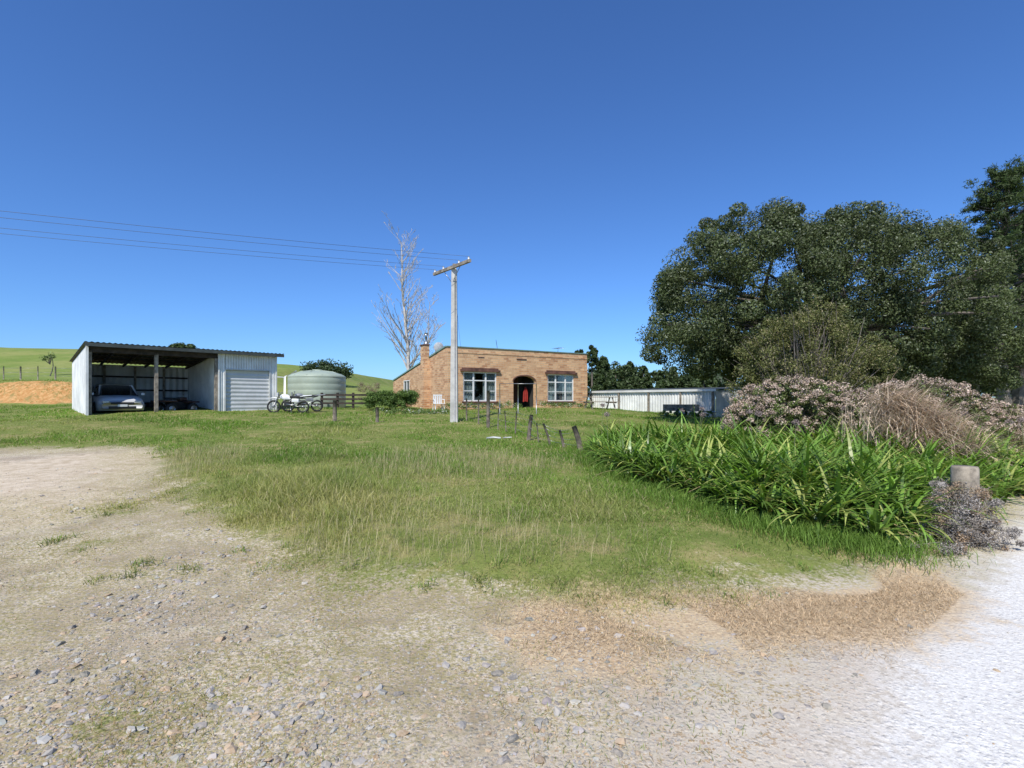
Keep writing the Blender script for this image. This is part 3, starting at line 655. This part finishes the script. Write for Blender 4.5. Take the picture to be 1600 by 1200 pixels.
body_loft('cabin_glass',[(-3.9,.9,1.0,.7,.7,.6),(-3.35,.9,1.36,.8,.74,.56),(-2.2,.9,1.46,.82,.76,.58),(-1.7,.9,1.40,.82,.76,.58),(-1.0,.88,.93,.8,.76,.62)],glass,car)
body_loft('roof',[(-3.4,1.36,1.41,.6,.6,.5),(-2.6,1.42,1.49,.62,.62,.5),(-2.0,1.41,1.47,.62,.62,.5),(-1.72,1.38,1.42,.6,.6,.5)],carp,car)
tubes('pillars',[([(-1.72,s*.60,1.40),(-1.05,s*.72,.93)],.035) for s in(-1,1)]+[([(-3.35,s*.6,1.38),(-3.9,s*.68,.98)],.045) for s in(-1,1)]+[([(-2.45,s*.66,1.42),(-2.45,s*.80,.95)],.03) for s in(-1,1)],carp,car)
for i,(x,s) in enumerate(((-.85,1),(-.85,-1),(-3.4,1),(-3.4,-1))): wheel(car,x,s*.82,.31,.32,.22,str(i))
boxes('grille',[(-.01,.035,-.42,.42,.50,.60),(-.01,.03,-.5,.5,.30,.42)],black,car,.01)
boxes('headlights',[(-.16,.01,-.72,-.46,.56,.68),(-.16,.01,.46,.72,.56,.68)],steel,car,.02)
boxes('number_plate',[(.036,.045,-.18,.18,.40,.50)],white,car)
boxes('mirrors',[(-1.25,-1.1,-1.02,-.88,.92,1.04),(-1.25,-1.1,.88,1.02,.92,1.04)],carp,car,.02)

# ------------------------------------------------------------------ quad bike
fx=np.array([-18.1,21.8])+np.array([.70,.714])*3.6+np.array([-.714,.70])*1.6
quad=empty('quad_bike',(fx[0],fx[1],.9),math.atan2(.714,.70)+.4)
qm=pbr('dark_plastic_mat',(.06,.025,.022),.4,0,.1,3)
for i,(x,s) in enumerate(((.55,1),(.55,-1),(-.55,1),(-.55,-1))): wheel(quad,x,s*.42,.27,.27,.22,str(i))
boxes('fenders',[(.25,.9,-.5,.5,.56,.64),(-.95,-.25,-.5,.5,.60,.68)],qm,quad,.03)
boxes('engine_body',[(-.45,.6,-.16,.16,.25,.62)],black,quad,.04); boxes('seat',[(-.55,.12,-.15,.15,.70,.82)],black,quad,.05); boxes('fuel_tank',[(.1,.5,-.14,.14,.64,.84)],qm,quad,.05)
tubes('handlebars',[([(.45,0,.8),(.38,0,1.0)],.02),([(.30,-.38,1.02),(.38,-.15,1.0),(.38,.15,1.0),(.30,.38,1.02)],.015)],steel,quad)
tubes('racks',[([(.3+.12*i,-.35,.70),(.3+.12*i,.35,.70)],.01) for i in range(5)]+[([(-.9+.12*i,-.35,.74),(-.9+.12*i,.35,.74)],.01) for i in range(5)],steel,quad)

# ------------------------------------------------------------------ motorbikes
def motorbike(x0,y0,rot,paint):
    mb=empty('motorbike',(x0,y0,float(H(x0,y0))),math.radians(rot))
    for nm,x in(('front',.72),('rear',-.68)):
        r=.33 if nm=='front' else .31
        V=[];F=[];a_,b_=28,8
        for i in range(a_):
            t=6.283*i/a_
            for j in range(b_):
                q=6.283*j/b_; R=r-.045+.045*math.cos(q); V.append((x+R*math.cos(t),.045*math.sin(q),r+R*math.sin(t)))
        for i in range(a_):
            for j in range(b_): F.append((i*b_+j,((i+1)%a_)*b_+j,((i+1)%a_)*b_+(j+1)%b_,i*b_+(j+1)%b_))
        py_mesh('tyre_'+nm,V,F,black,mb,True)
        tubes('spokes_'+nm,[([(x,0.02*(-1)**k,r),(x+(r-.08)*math.cos(k*.5236),0,r+(r-.08)*math.sin(k*.5236))],.006) for k in range(12)],steel,mb,4)
        lathe('hub_'+nm,[(.001,-.06),(.06,-.06),(.06,.06),(.001,.06)],steel,mb,12,(x,0,r),'Y')
    tubes('forks_and_frame',[([(.72,s*.08,.33),(.42,s*.08,.95)],.022) for s in(-1,1)]+[([(-.68,s*.09,.31),(-.1,s*.09,.38)],.02) for s in(-1,1)]+[([(.40,0,.88),(.15,0,.45),(-.1,0,.33),(-.15,0,.62),(-.75,0,.82)],.022),([(.4,0,.86),(-.15,0,.66)],.022),([(.40,-.36,1.06),(.40,-.12,1.0),(.40,.12,1.0),(.40,.36,1.06)],.016),([(.1,.1,.45),(-.2,.13,.4),(-.7,.14,.62)],.03)],steel,mb)
    boxes('engine',[(-.12,.22,-.11,.11,.32,.60)],black,mb,.03)
    body_loft('fuel_tank',[(-.1,.68,.80,.07,.09,.07),(.05,.66,.92,.12,.13,.09),(.25,.68,.95,.12,.14,.09),(.4,.76,.90,.08,.09,.06)],paint,mb)
    body_loft('seat',[(-.75,.80,.88,.07,.08,.06),(-.4,.76,.86,.1,.11,.08),(0.,.74,.84,.08,.09,.06)],black,mb)
    body_loft('front_mudguard',[(.40,.70,.73,.06,.07,.05),(.7,.76,.80,.07,.08,.06),(1.0,.70,.72,.05,.06,.04)],paint,mb)
    body_loft('rear_mudguard',[(-1.1,.88,.90,.05,.06,.04),(-.7,.83,.88,.08,.09,.07),(-.5,.78,.84,.08,.1,.08)],paint,mb)
    boxes('headlamp_panel',[(.50,.56,-.1,.1,.82,1.02),],paint,mb,.02); boxes('side_panel',[(-.5,-.15,-.12,.12,.55,.72)],paint,mb,.03)
    tubes('side_stand',[([(-.1,.1,.33),(-.2,.3,.02)],.012)],steel,mb)
motorbike(-11.2,25.7,188,white); motorbike(-10.9,26.7,200,pbr('grey_panel_mat',(.25,.26,.27),.4))

# ------------------------------------------------------------------ water tank
tx,ty=-12.55,33.; tz=float(H(tx,ty))-.05
tank=empty('water_tank',(tx,ty,tz))
tm=pbr('green_tank_mat',(.37,.43,.34),.5,0,.06,1.2)
prof=[(1.74,0)]
for i in range(1,6):
    z=.38*i; prof+=[(1.755,z-.30),(1.755,z-.06),(1.742,z-.03),(1.742,z)]
prof+=[(1.76,1.95),(1.74,2.02),(1.5,2.16),(1.0,2.30),(.45,2.37),(.30,2.38),(.30,2.45),(.001,2.46)]
lathe('tank_shell',prof,tm,tank,56)
tubes('dome_ribs',[([(1.72*math.cos(a),1.72*math.sin(a),2.03),(1.0*math.cos(a),1.0*math.sin(a),2.31),(.45*math.cos(a),.45*math.sin(a),2.38)],.025) for a in np.arange(0,6.28,.524)],tm,tank,5)
tubes('downpipes',[([(-1.85,-.5,0),(-1.85,-.5,2.0),(-1.2,-.3,2.35)],.05),([(-2.0,-.3,0),(-2.0,-.3,1.95),(-3.6,-.8,2.0)],.045)],white,tank)

rf=empty('timber_rail_fence',(-11.6,31,float(H(-11,31))))
boxes('rails',[(0,2.9,-.03,.02,z,z+.12) for z in(.25,.5,.75)],dark_timber,rf); boxes('fence_posts',[(x,x+.12,.02,.14,-.2,.95) for x in(0,.95,1.9,2.8)],dark_timber,rf)
boxes('brace',[(-.5,0,-.02,.03,.2,.3)],dark_timber,rf)
def hedge(name,x0,x1,y0,y1,h,base,n=120,leaf=.08,flowers=0):
    z0=float(H((x0+x1)/2,y0)); c=np.stack([rng.uniform(x0,x1,n),rng.uniform(y0,y1,n),z0+h*(.15+.72*rng.random(n)**.7),rng.uniform(.14,.3,n)*min(1,h)],1)
    def f(P,d,idx):
        m_=len(P); q=np.array([base])*rng.uniform(.5,1.45,(m_,1))
        if flowers: s=rng.random(m_)<flowers; q[s]=(.8,.78,.74)
        return q
    V,F,C=cloud(c,110,leaf,leaf*.55,f,shell=.8,jit=.8); return np_mesh(name,V,F,VEG,C)
hedge('hedge',-8.1,-5.4,28,29.2,1.15,(.11,.175,.04),190)
hedge('garden_shrub',-9.2,-8.0,30.5,31.5,1.7,(.26,.21,.14),40,.05)
# ------------------------------------------------------------------ brick house
m,nt,out=newmat('brick_mat'); p=nt.nodes.new('ShaderNodeBsdfPrincipled'); nt.links.new(p.outputs[0],out.inputs[0]); p.inputs['Roughness'].default_value=.9; p.inputs['Specular IOR Level'].default_value=.2
v=objvec(nt); sx=nt.nodes.new('ShaderNodeSeparateXYZ'); nt.links.new(v,sx.inputs[0])
cx=nt.nodes.new('ShaderNodeCombineXYZ'); nt.links.new(mathn(nt,'ADD',sx.outputs[0],sx.outputs[1]),cx.inputs[0]); nt.links.new(sx.outputs[2],cx.inputs[1])
bt=nt.nodes.new('ShaderNodeTexBrick'); nt.links.new(cx.outputs[0],bt.inputs['Vector']); bt.inputs['Scale'].default_value=1.
bt.inputs['Brick Width'].default_value=.36; bt.inputs['Row Height'].default_value=.12; bt.inputs['Mortar Size'].default_value=.012; bt.inputs['Mortar Smooth'].default_value=.2; bt.inputs['Bias'].default_value=-.1
bt.inputs['Color1'].default_value=(.70,.43,.23,1); bt.inputs['Color2'].default_value=(.38,.17,.08,1); bt.inputs['Mortar'].default_value=(.50,.40,.28,1)
n1=noise(nt,.8,5,.6,v); cc=mixc(nt,ramp(nt,n1,.42,.65,0,.4),bt.outputs['Color'],(.64,.45,.27))
cc=mixc(nt,ramp(nt,noise(nt,5,5,.7,v),.52,.70,0,.55),cc,(.27,.13,.065))
nt.links.new(cc,p.inputs['Base Color']); brick=m
redbrick=pbr('painted_brick_band_mat',(.17,.08,.055),.8,0,.3,3)
cream=pbr('curtain_mat',(.55,.55,.54),.9,0,.12,4)
house=empty('brick_house',(HO[0],HO[1],1.02),math.atan2(.493,.87))
def wall_open(name,L,Hh,t,ops,par,mat,loc=(0,0,0),rot=0,z0=-.3):
    xs=sorted({0,L,*[o[0] for o in ops],*[o[1] for o in ops]}); zs=sorted({z0,Hh,*[o[2] for o in ops],*[o[3] for o in ops]})
    bl=[]
    for i in range(len(xs)-1):
        j=0
        while j<len(zs)-1:
            mx=(xs[i]+xs[i+1])/2; 
            def op(j): mz=(zs[j]+zs[j+1])/2; return any(o[0]<mx<o[1] and o[2]<mz<o[3] for o in ops)
            if op(j): j+=1; continue
            k=j
            while k+1<len(zs)-1 and not op(k+1): k+=1
            bl.append((xs[i],xs[i+1],0,t,zs[j],zs[k+1])); j=k+1
    o=boxes(name,bl,mat,par); o.location=loc; o.rotation_euler=(0,0,rot); return o
HL=9.9;HD=10.5;HH=3.62
W1=(.95,3.12,.50,2.22); W2=(6.78,8.82,.50,2.22); DR=(4.28,5.86,-.05,1.75)
wall_open('front_wall',HL,HH,.24,[W1,W2,(DR[0],DR[1],-.3,2.12)],house,brick)
V=[];F=[];cxx=(DR[0]+DR[1])/2; R=(DR[1]-DR[0])/2; nA=14
for i in range(nA+1):
    a=math.pi*i/nA; x=cxx-R*math.cos(a); z=1.72+.34*math.sin(a)
    V+=[(x,.003,z),(x,.003,2.12),(x,.24,z),(x,.24,2.12)]
for i in range(nA):
    q=4*i; F+=[(q,q+4,q+5,q+1),(q+2,q+3,q+7,q+6),(q,q+2,q+6,q+4)]
py_mesh('door_arch',V,F,brick,house)
V=[];F=[]
for i in range(nA+1):
    a=math.pi*i/nA; 
    for rr_,yy_ in((0,-.02),(.07,-.02),(.07,.0),(0,.0)): V.append((cxx-(R+rr_)*math.cos(a),yy_,1.72+(.34+rr_)*math.sin(a)))
for i in range(nA):
    for j in range(4): F.append((4*i+j,4*i+(j+1)%4,4*i+4+(j+1)%4,4*i+4+j))
py_mesh('arch_trim',V,F,redbrick,house)
def slopewall(name,x,t,L,h0,h1,mat,ops=()):
    V=[];F=[];xs=sorted({0,L,*[o[0] for o in ops],*[o[1] for o in ops]})
    top=lambda s:h0+(h1-h0)*s/L
    for i in range(len(xs)-1):
        s0,s1=xs[i],xs[i+1]; o=[o for o in ops if o[0]<=s0 and o[1]>=s1]
        rngs=[(-.3,None)] if not o else [(-.3,o[0][2]),(o[0][3],None)]
        for z0,z1 in rngs:
            n=len(V)
            V+=[(x,s0,z0),(x+t,s0,z0),(x+t,s1,z0),(x,s1,z0),(x,s0,z1 if z1 else top(s0)),(x+t,s0,z1 if z1 else top(s0)),(x+t,s1,z1 if z1 else top(s1)),(x,s1,z1 if z1 else top(s1))]
            F+=[tuple(k+n for k in f) for f in BOXF]
    return py_mesh(name,V,F,mat,house)
slopewall('side_wall_near',0,.24,HD-.25,HH-.002,1.95,brick,[(6.6,7.9,.9,1.95)]).location=(0,.242,0)
slopewall('side_wall_far',HL-.24,.24,HD-.25,HH-.002,1.95,brick).location=(0,.242,0)
boxes('back_wall',[(.0,HL,HD,HD+.2,-.3,1.93)],brick,house)
V=[(.24,.24,3.25),(HL-.24,.24,3.25),(HL-.24,HD,1.75),(.24,HD,1.75)]; py_mesh('roof',V,[(0,1,2,3)],roofm,house)
boxes('parapet_coping',[(-.05,HL+.05,-.05,.29,HH,HH+.05)],greenpaint,house)
V=[(-.05,.30,HH+.0),(.29,.30,HH+.0),(.29,HD+.2,2.0),(-.05,HD+.2,2.0)]; V+=[(x,y,z+.08) for x,y,z in V]; py_mesh('side_coping',V,BOXF,greenpaint,house)
V=[(x+HL-.24,y,z) for x,y,z in V]; py_mesh('side_coping_far',V,BOXF,greenpaint,house)
boxes('window_hoods',[(W1[0]-.2,W1[1]+.2,-.14,-.003,2.24,2.36),(W2[0]-.2,W2[1]+.2,-.14,-.003,2.24,2.36),(W1[0]-.1,W1[1]+.1,-.05,-.003,2.362,2.46),(W2[0]-.1,W2[1]+.1,-.05,-.003,2.362,2.46)],redbrick,house)
boxes('wall_vent_slots',[(4.5,5.2,-.04,-.003,3.06,3.11),(1.9,2.3,-.02,-.003,3.06,3.11)],redbrick,house)
boxes('brick_course_band',[(0.002,HL-.002,-.025,-.003,3.28,3.38),(-.02,.32,-.022,-.002,.0,2.9),(HL-.32,HL+.02,-.022,-.002,.0,2.9)],brick,house)
boxes('window_sills',[(W1[0]-.08,W1[1]+.08,-.08,-.003,.42,.50),(W2[0]-.08,W2[1]+.08,-.08,-.003,.42,.50)],redbrick,house)
def window(w,tag,splits,par=house):
    x0,x1,z0,z1=w; bl=[]; f=.07
    bl+=[(x0,x1,.04,.11,z0,z0+f),(x0,x1,.04,.11,z1-f,z1),(x0,x0+f,.041,.109,z0+f,z1-f),(x1-f,x1,.041,.109,z0+f,z1-f)]
    for s in splits: bl.append((s-.045,s+.045,.041,.109,z0+f,z1-f))
    zt_=z1-.5
    prev=x0+f
    for s in list(splits)+[x1]:
        e=s-.045 if s!=x1 else x1-f; bl.append((prev,e,.044,.106,zt_-.03,zt_+.03))
        if (e-prev)<.7: bl.append((prev,e,.048,.102,(z0+zt_)/2-.02,(z0+zt_)/2+.02))
        prev=s+.045
    boxes('window_frame_'+tag,bl,white,par)
    boxes('window_pane_'+tag,[(x0+.02,x1-.02,.075,.080,z0+.02,z1-.02)],glassm,par)
    V=[];F=[]
    def cur(a,b):
        n=24; o=len(V)
        for i in range(n+1):
            x=a+(b-a)*i/n; y=.2+.03*math.sin(i*1.6); V.extend([(x,y,z0),(x,y,z1)])
        for i in range(n): F.append((o+2*i,o+2*i+2,o+2*i+3,o+2*i+1))
    cur(x0+.02,x0+(x1-x0)*.40); cur(x0+(x1-x0)*.62,x1-.02)
    py_mesh('curtains_'+tag,V,F,cream,par)
glassm,nt,out=newmat('clear_glass_mat'); gl=nt.nodes.new('ShaderNodeBsdfGlossy'); gl.inputs['Roughness'].default_value=.03; tr=nt.nodes.new('ShaderNodeBsdfTransparent'); tr.inputs[0].default_value=(.8,.85,.85,1)
mx=nt.nodes.new('ShaderNodeMixShader'); mx.inputs[0].default_value=.14; nt.links.new(tr.outputs[0],mx.inputs[1]); nt.links.new(gl.outputs[0],mx.inputs[2]); nt.links.new(mx.outputs[0],out.inputs[0])
window(W1,'lounge',(1.62,2.42)); window(W2,'bedroom',(7.42,8.18))
dark_room=pbr('dark_interior_mat',(.05,.045,.04),.9,0,.2,1)
boxes('interior',[(.3,9.6,1.6,1.65,-.2,3.2),(4.20,4.25,.25,1.6,-.2,3.2),(5.89,5.94,.25,1.6,-.2,3.2)],dark_room,house)
boxes('porch_door',[(4.7,5.5,1.52,1.58,.02,2.0)],pbr('brown_door_mat',(.12,.05,.03),.6),house)
b=boxes('side_window',[(-.01,.05,6.60,6.66,.9,1.95),(-.01,.05,7.84,7.9,.9,1.95),(-.01,.05,6.66,7.84,.9,.96),(-.01,.05,6.66,7.84,1.89,1.95),(-.01,.05,7.22,7.28,.96,1.89)],white,house); b.location=(0,.242,0)
b=boxes('side_window_pane',[(.06,.07,6.6,7.9,.9,1.95)],glass,house); b.location=(0,.242,0)
boxes('chimney',[(-.42,-.003,2.9,3.75,-.3,2.6),(-.34,-.003,3.0,3.65,2.602,3.95)],brick,house); boxes('chimney_cap',[(-.38,.03,2.96,3.69,3.952,4.03)],redbrick,house)
tubes('flue',[([(-.1,3.3,4.0),(-.1,3.3,4.55)],.07),([(-.1,3.3,4.6),(-.1,3.3,4.75)],.12)],steel,house)
lathe('satellite_dish',[(.001,.0),(.15,.012),(.26,.04),(.32,.07)],pbr('dish_mat',(.5,.5,.49),.6),house,20,(.1,1.6,3.72),'Y')
tubes('dish_mount',[([(.1,1.7,3.75),(.12,1.9,3.2)],.02),([(.1,1.62,3.4),(.1,1.3,3.62)],.01)],steel,house)
tubes('tv_antenna',[([(4.7,2.5,2.8),(4.4,2.5,4.5)],.015)],steel,house,5)
tubes('roof_antenna',[([(9.3,2.5,2.8),(9.3,2.5,4.2)],.015)]+[([(9.3-.3,2.5+.15*i-.4,4.2),(9.3+.3,2.5+.15*i-.4,4.2)],.006) for i in range(6)]+[([(9.3,2.0,4.2),(9.3,3.0,4.2)],.01)],steel,house,5)
boxes('porch_step',[(4.1,6.05,-.55,-.03,-.3,.02)],pbr('concrete_mat',(.38,.36,.33),.9),house)
rcm=pbr('red_fabric_mat',(.36,.025,.015),.8)
V=[];F=[]
for i in range(10):
    t=i/9; w=.05+.09*min(1,t*3)+.03*t
    for j in range(9):
        s=j/8*2-1; V.append((5.42+s*w,.45+.03*math.sin(j*2.1+i*.2)+.02,1.40-.9*t-.04*abs(s)))
for i in range(9):
    for j in range(8): F.append((i*9+j,i*9+j+1,(i+1)*9+j+1,(i+1)*9+j))
py_mesh('hanging_red_coat',V,F,rcm,house,True)
# ------------------------------------------------------------------ garden bed
pts=[]
for s in np.arange(-.6,9.8,.25):
    if 4.3<s<5.8: continue
    q=HO+HU*s-HV*rng.uniform(.5,.95); pts.append([*q,float(H(*q))+rng.uniform(.08,.34),rng.uniform(.16,.32)])
for s in range(40):
    q=np.array([rng.uniform(-7.0,-3.3),rng.uniform(25.3,27.6)]); pts.append([*q,float(H(*q))+.08,rng.uniform(.1,.24)])
def fcol(P,d,idx):
    n=len(P); q=np.array([[.15,.22,.06]])*rng.uniform(.5,1.4,(n,1)); s=(rng.random(n)<.14)&(idx%2==0); q[s]=(.75,.73,.66); s=rng.random(n)<.015; q[s]=(.5,.06,.08); return q
V,F,C=cloud(np.array(pts),130,.07,.04,fcol,shell=.8,jit=.8); np_mesh('flower_bed',V,F,VEG,C)

def chair(x,y,rz):
    par=empty('garden_chair',(x,y,float(H(x,y))),rz)
    boxes('seat',[(-.24,.24,-.24,.24,.42,.45)],white,par,.01)
    boxes('backrest',[(-.24+.1*i,-.18+.1*i,.22,.25,.45,.86) for i in range(5)]+[(-.25,.25,.215,.255,.86,.93)],white,par)
    tubes('legs',[([(a*.22,b_*.22,.43),(a*.27,b_*.27,0)],.022) for a in(-1,1) for b_ in(-1,1)]+[([(a*.26,-.2,.43),(a*.27,-.2,.66),(a*.26,.22,.68)],.02) for a in(-1,1)],white,par)
chair(-3.95,27.6,.4)
pt=empty('picnic_table',(5.2,30.3,float(H(5.2,30.3))),.2)
boxes('table_top',[(-.95,.95,-.38+.155*i,-.24+.155*i,.70,.74) for i in range(5)],timber,pt)
boxes('benches',[(-.95,.95,-.85,-.60,.42,.46),(-.95,.95,.60,.85,.42,.46)],timber,pt)
tubes('legs',[([(a*.7,-.65,0),(a*.7,-.2,.70)],.04) for a in(-1,1)]+[([(a*.7,.65,0),(a*.7,.2,.70)],.04) for a in(-1,1)]+[([(a*.7,-.8,.40),(a*.7,.8,.40)],.035) for a in(-1,1)],timber,pt)

# ------------------------------------------------------------------ low corrugated lean-to
A=np.array([5.5,36.]); B=np.array([11.3,28.4]); u=(B-A)/np.linalg.norm(B-A); Ls=float(np.linalg.norm(B-A))
lt=empty('corrugated_lean_to',(A[0],A[1],.62),math.atan2(u[1],u[0]))
corr('wall_sheets',Ls,lambda s:-.25,lambda s:1.52,white_sheet,lt,(0,0),(1,0),(0,1),.2,.03)
corr('end_wall',2.6,lambda s:-.25,lambda s:1.5+.05*s,white_sheet,lt,(Ls,0),(0,1),(1,0),.15,.02)
V=[];F=[];n=int(Ls/.04)
for i in range(n+1):
    x=-.1+(Ls+.2)*i/n; o=.018*math.sin(i*math.pi/2); V+=[(x,-.12,1.58+o),(x,2.7,1.74+o)]
for i in range(n): F.append((2*i,2*i+2,2*i+3,2*i+1))
py_mesh('roof_sheets',V,F,roofm,lt)
boxes('fascia',[(-.1,Ls+.1,-.14,-.11,1.47,1.60)],white_sheet,lt)
boxes('posts',[(x,x+.1,-.10,-.04,-.3,1.46) for x in(.1,2.6,5.0,7.3,Ls-.2)],timber,lt)
tr_=empty('garden_trailer',(8.9,27.0,float(H(8.9,27.0))-.03),-.3)
boxes('tray',[(-.9,.9,-.5,.5,.36,.40),(-.9,.9,-.5,-.46,.40,.70),(-.9,.9,.46,.5,.40,.70),(-.9,-.86,-.46,.46,.40,.70),(.86,.9,-.46,.46,.40,.70)],timber,tr_)
for s in(-1,1): wheel(tr_,0,s*.62,.27,.27,.14,str(s))
tubes('drawbar',[([(.9,0,.38),(1.8,0,.3)],.03)],steel,tr_)
tubes('jockey_leg',[([(-.8,0,.38),(-.8,0,0)],.03)],steel,tr_)
hedge('rank_grass_clump',7.6,10.2,25.9,26.6,.4,(.19,.26,.08),50,.06)

# ------------------------------------------------------------------ power pole
pz=float(H(-2.37,21)); pole=empty('power_pole',(-2.37,21,pz))
conc=pbr('pole_concrete_mat',(.55,.53,.49),.85,0,.15,2,.2)
V=[];CZ=6.28
for z,w in((-.3,.16),(CZ,.105)): V+=[(-w,-w,z),(w,-w,z),(w,w,z),(-w,w,z)]
py_mesh('shaft',V,BOXF,conc,pole,bevel=.02)
boxes('shaft_top',[(-.06,.06,-.06,.06,CZ,CZ+.2)],timber,pole)
wd=np.array([-.9,-.43]); wd/=np.linalg.norm(wd); cd=np.array([.62,-.78]); cdn=np.array([-.78,-.62])
V=[]
for s in(-1.4,1.4):
    for a_,b_ in((-.05,-.06),(.05,-.06),(.05,.06),(-.05,.06)): V.append((cd[0]*s+cdn[0]*(a_+.15),cd[1]*s+cdn[1]*(a_+.15),CZ+.02+b_))
py_mesh('crossarm',V,[(0,1,2,3),(7,6,5,4),(0,4,5,1),(1,5,6,2),(2,6,7,3),(3,7,4,0)],timber,pole)
offs=(-1.3,-.6,.6,1.3); ins=[]
for s in offs:
    ins.append(([(cd[0]*s+cdn[0]*.15,cd[1]*s+cdn[1]*.15,CZ+.08),(cd[0]*s+cdn[0]*.15,cd[1]*s+cdn[1]*.15,CZ+.19)],.035))
tubes('insulators',ins,white,pole)
tubes('braces',[([(cd[0]*s+cdn[0]*.1,cd[1]*s+cdn[1]*.1,CZ-.04),(cdn[0]*.1,cdn[1]*.1,CZ-.6)],.015) for s in(-.6,.6)],steel,pole,5)
tubes('conduit',[([(.05,-.16,.0),(.05,-.13,4.5),(.05,-.1,CZ-.3)],.025)],pbr('grey_pipe_mat',(.3,.3,.3),.6),pole)
wm=pbr('wire_mat',(.07,.08,.10),.5)
wires=[]
for s in offs:
    pts=[]
    for i in range(25):
        t=i/24; L=42*t
        pts.append((-2.37+cd[0]*s+cdn[0]*.15+wd[0]*L,21+cd[1]*s+cdn[1]*.15+wd[1]*L,pz+CZ+.2+.1*t-4*.5*t*(1-t)))
    wires.append((pts,.006))
hp=HO+HU*.8; wires.append(([( -2.37+(hp[0]+2.37)*t,21+(hp[1]-21)*t,pz+CZ-.2+(1.02+HH-pz-CZ+.2)*t-.3*4*t*(1-t)) for t in np.linspace(0,1,12)],.006))
tubes('power_lines',wires,wm,None,5)

# ------------------------------------------------------------------ wire fence
wf=empty('wire_fence',(0,0,0)); posts=[]
def post(x,y,h,r,lx=0.,ly=0.,square=False):
    z=float(H(x,y)); posts.append(([(x,y,z-.15),(x+lx*.5,y+ly*.5,z+h*.5),(x+lx,y+ly,z+h)],[r,r*.97,r*.93])); return (x,y,z,h,lx,ly)
PL=[post(-7.2,20.8,.86,.085),post(-5.5,20.9,.62,.07),post(-1.9,21.4,.95,.035),post(-1.3,19.9,1.0,.03),post(-.87,18.7,1.35,.065),post(-.5,17.9,.75,.02,.03),post(-.2,17.2,.72,.02,-.04),post(.1,16.3,.74,.022,.05),post(.46,14.7,.74,.055,.10),post(.74,14.1,.55,.018,-.06),post(1.04,13.4,.58,.03,-.22),post(1.33,12.9,.45,.035,-.13),post(1.68,12.2,.60,.065,-.20,.05)]
tubes('fence_posts',posts,pbr('dark_post_mat',(.20,.165,.125),.9,0,.3,5,.3),wf,8)
wl=[]
for k in(.25,.5,.78,.95):
    for a_,b_ in zip(PL[2:-1],PL[3:]):
        pa=(a_[0]+a_[4]*k,a_[1]+a_[5]*k,a_[2]+min(a_[3],.8)*k); pb=(b_[0]+b_[4]*k,b_[1]+b_[5]*k,b_[2]+min(b_[3],.8)*k)
        wl.append(([pa,tuple((np.array(pa)+np.array(pb))/2-np.array([0,0,.02])),pb],.0035))
wl.append(([(1.5,12.2,.7),(2.1,12.6,.42),(2.8,12.9,.6)],.004))
tubes('fence_wires',wl,steel,wf,4)
fr=empty('garden_netting_frame',(-.6,25.2,float(H(-.6,25.2))))
tubes('poles',[([(x,0,0),(x,0,1.5)],.02) for x in(0,.9,1.8)]+[([(0,0,1.5),(1.8,0,1.5)],.015)],steel,fr,5)
wp=empty('white_pipe',(-.75,15.1,float(H(-.75,15.1))+.03),.1)
tubes('pipe',[([(0,0,0),(.2,.03,.02),(.42,0,.0)],.03),([(.5,.1,0),(.75,.12,.01)],.02)],zinc,wp)
gp=empty('gate_post',(5.35,6.05,float(H(5.35,6.05))))
lathe('post',[(.001,-.2),(.135,-.2),(.135,.3),(.13,.74),(.12,.765),(.001,.765)],pbr('weathered_post_mat',(.38,.32,.24),.9,0,.3,7,.5),gp,20)
hf=empty('hill_fence',(0,0,0)); pp=[];ww=[];prev=None
for x in np.arange(-60,-30,1.3):
    y=42+.05*(x+45)**2*.2; z=float(H(x,y)); pp.append(([(x,y,z-.1),(x,y,z+1.1)],.06 if int(x*10)%2 else .04))
    cur=(x,y,z)
    if prev is not None:
        for k in(.3,.6,.95): ww.append(([(prev[0],prev[1],prev[2]+k),(x,y,z+k)],.008))
    prev=cur
tubes('fence_battens',pp,timber,hf,5); tubes('fence_wires',ww,steel,hf,4)

# ------------------------------------------------------------------ world, sun, camera
SUN_EL=math.radians(49)
sd=Vector((-.34,-1.0,0)).normalized()*math.cos(SUN_EL); sd.z=math.sin(SUN_EL)
w=bpy.data.worlds.new('World'); scene.world=w; w.use_nodes=True; nt=w.node_tree
sky=nt.nodes.new('ShaderNodeTexSky'); sky.sky_type='NISHITA'; sky.sun_disc=False; sky.sun_elevation=SUN_EL
sky.sun_rotation=math.atan2(sd.x,sd.y); sky.air_density=1.0; sky.dust_density=.4; sky.ozone_density=5; sky.altitude=150
bg=nt.nodes['Background']
nt.links.new(mixc(nt,1.,sky.outputs[0],(.66,.98,1.42),'MULTIPLY'),bg.inputs[0]); bg.inputs[1].default_value=.115
sl=bpy.data.lights.new('sun','SUN'); sl.energy=5.0; sl.angle=math.radians(.5); sl.color=(1,.96,.88)
so=bpy.data.objects.new('sun',sl); so.rotation_euler=(-sd).to_track_quat('-Z','Y').to_euler(); so.location=(0,0,30); link(so)
cam=bpy.data.cameras.new('camera'); cam.lens=18; cam.sensor_width=36; cam.shift_y=.0156; cam.clip_end=3000; cam.clip_start=.05
co=bpy.data.objects.new('camera',cam); co.location=(0,0,1.6); co.rotation_euler=(math.radians(90),0,0); link(co); scene.camera=co
scene.view_settings.view_transform='Standard'; scene.view_settings.look='None'; scene.view_settings.exposure=0
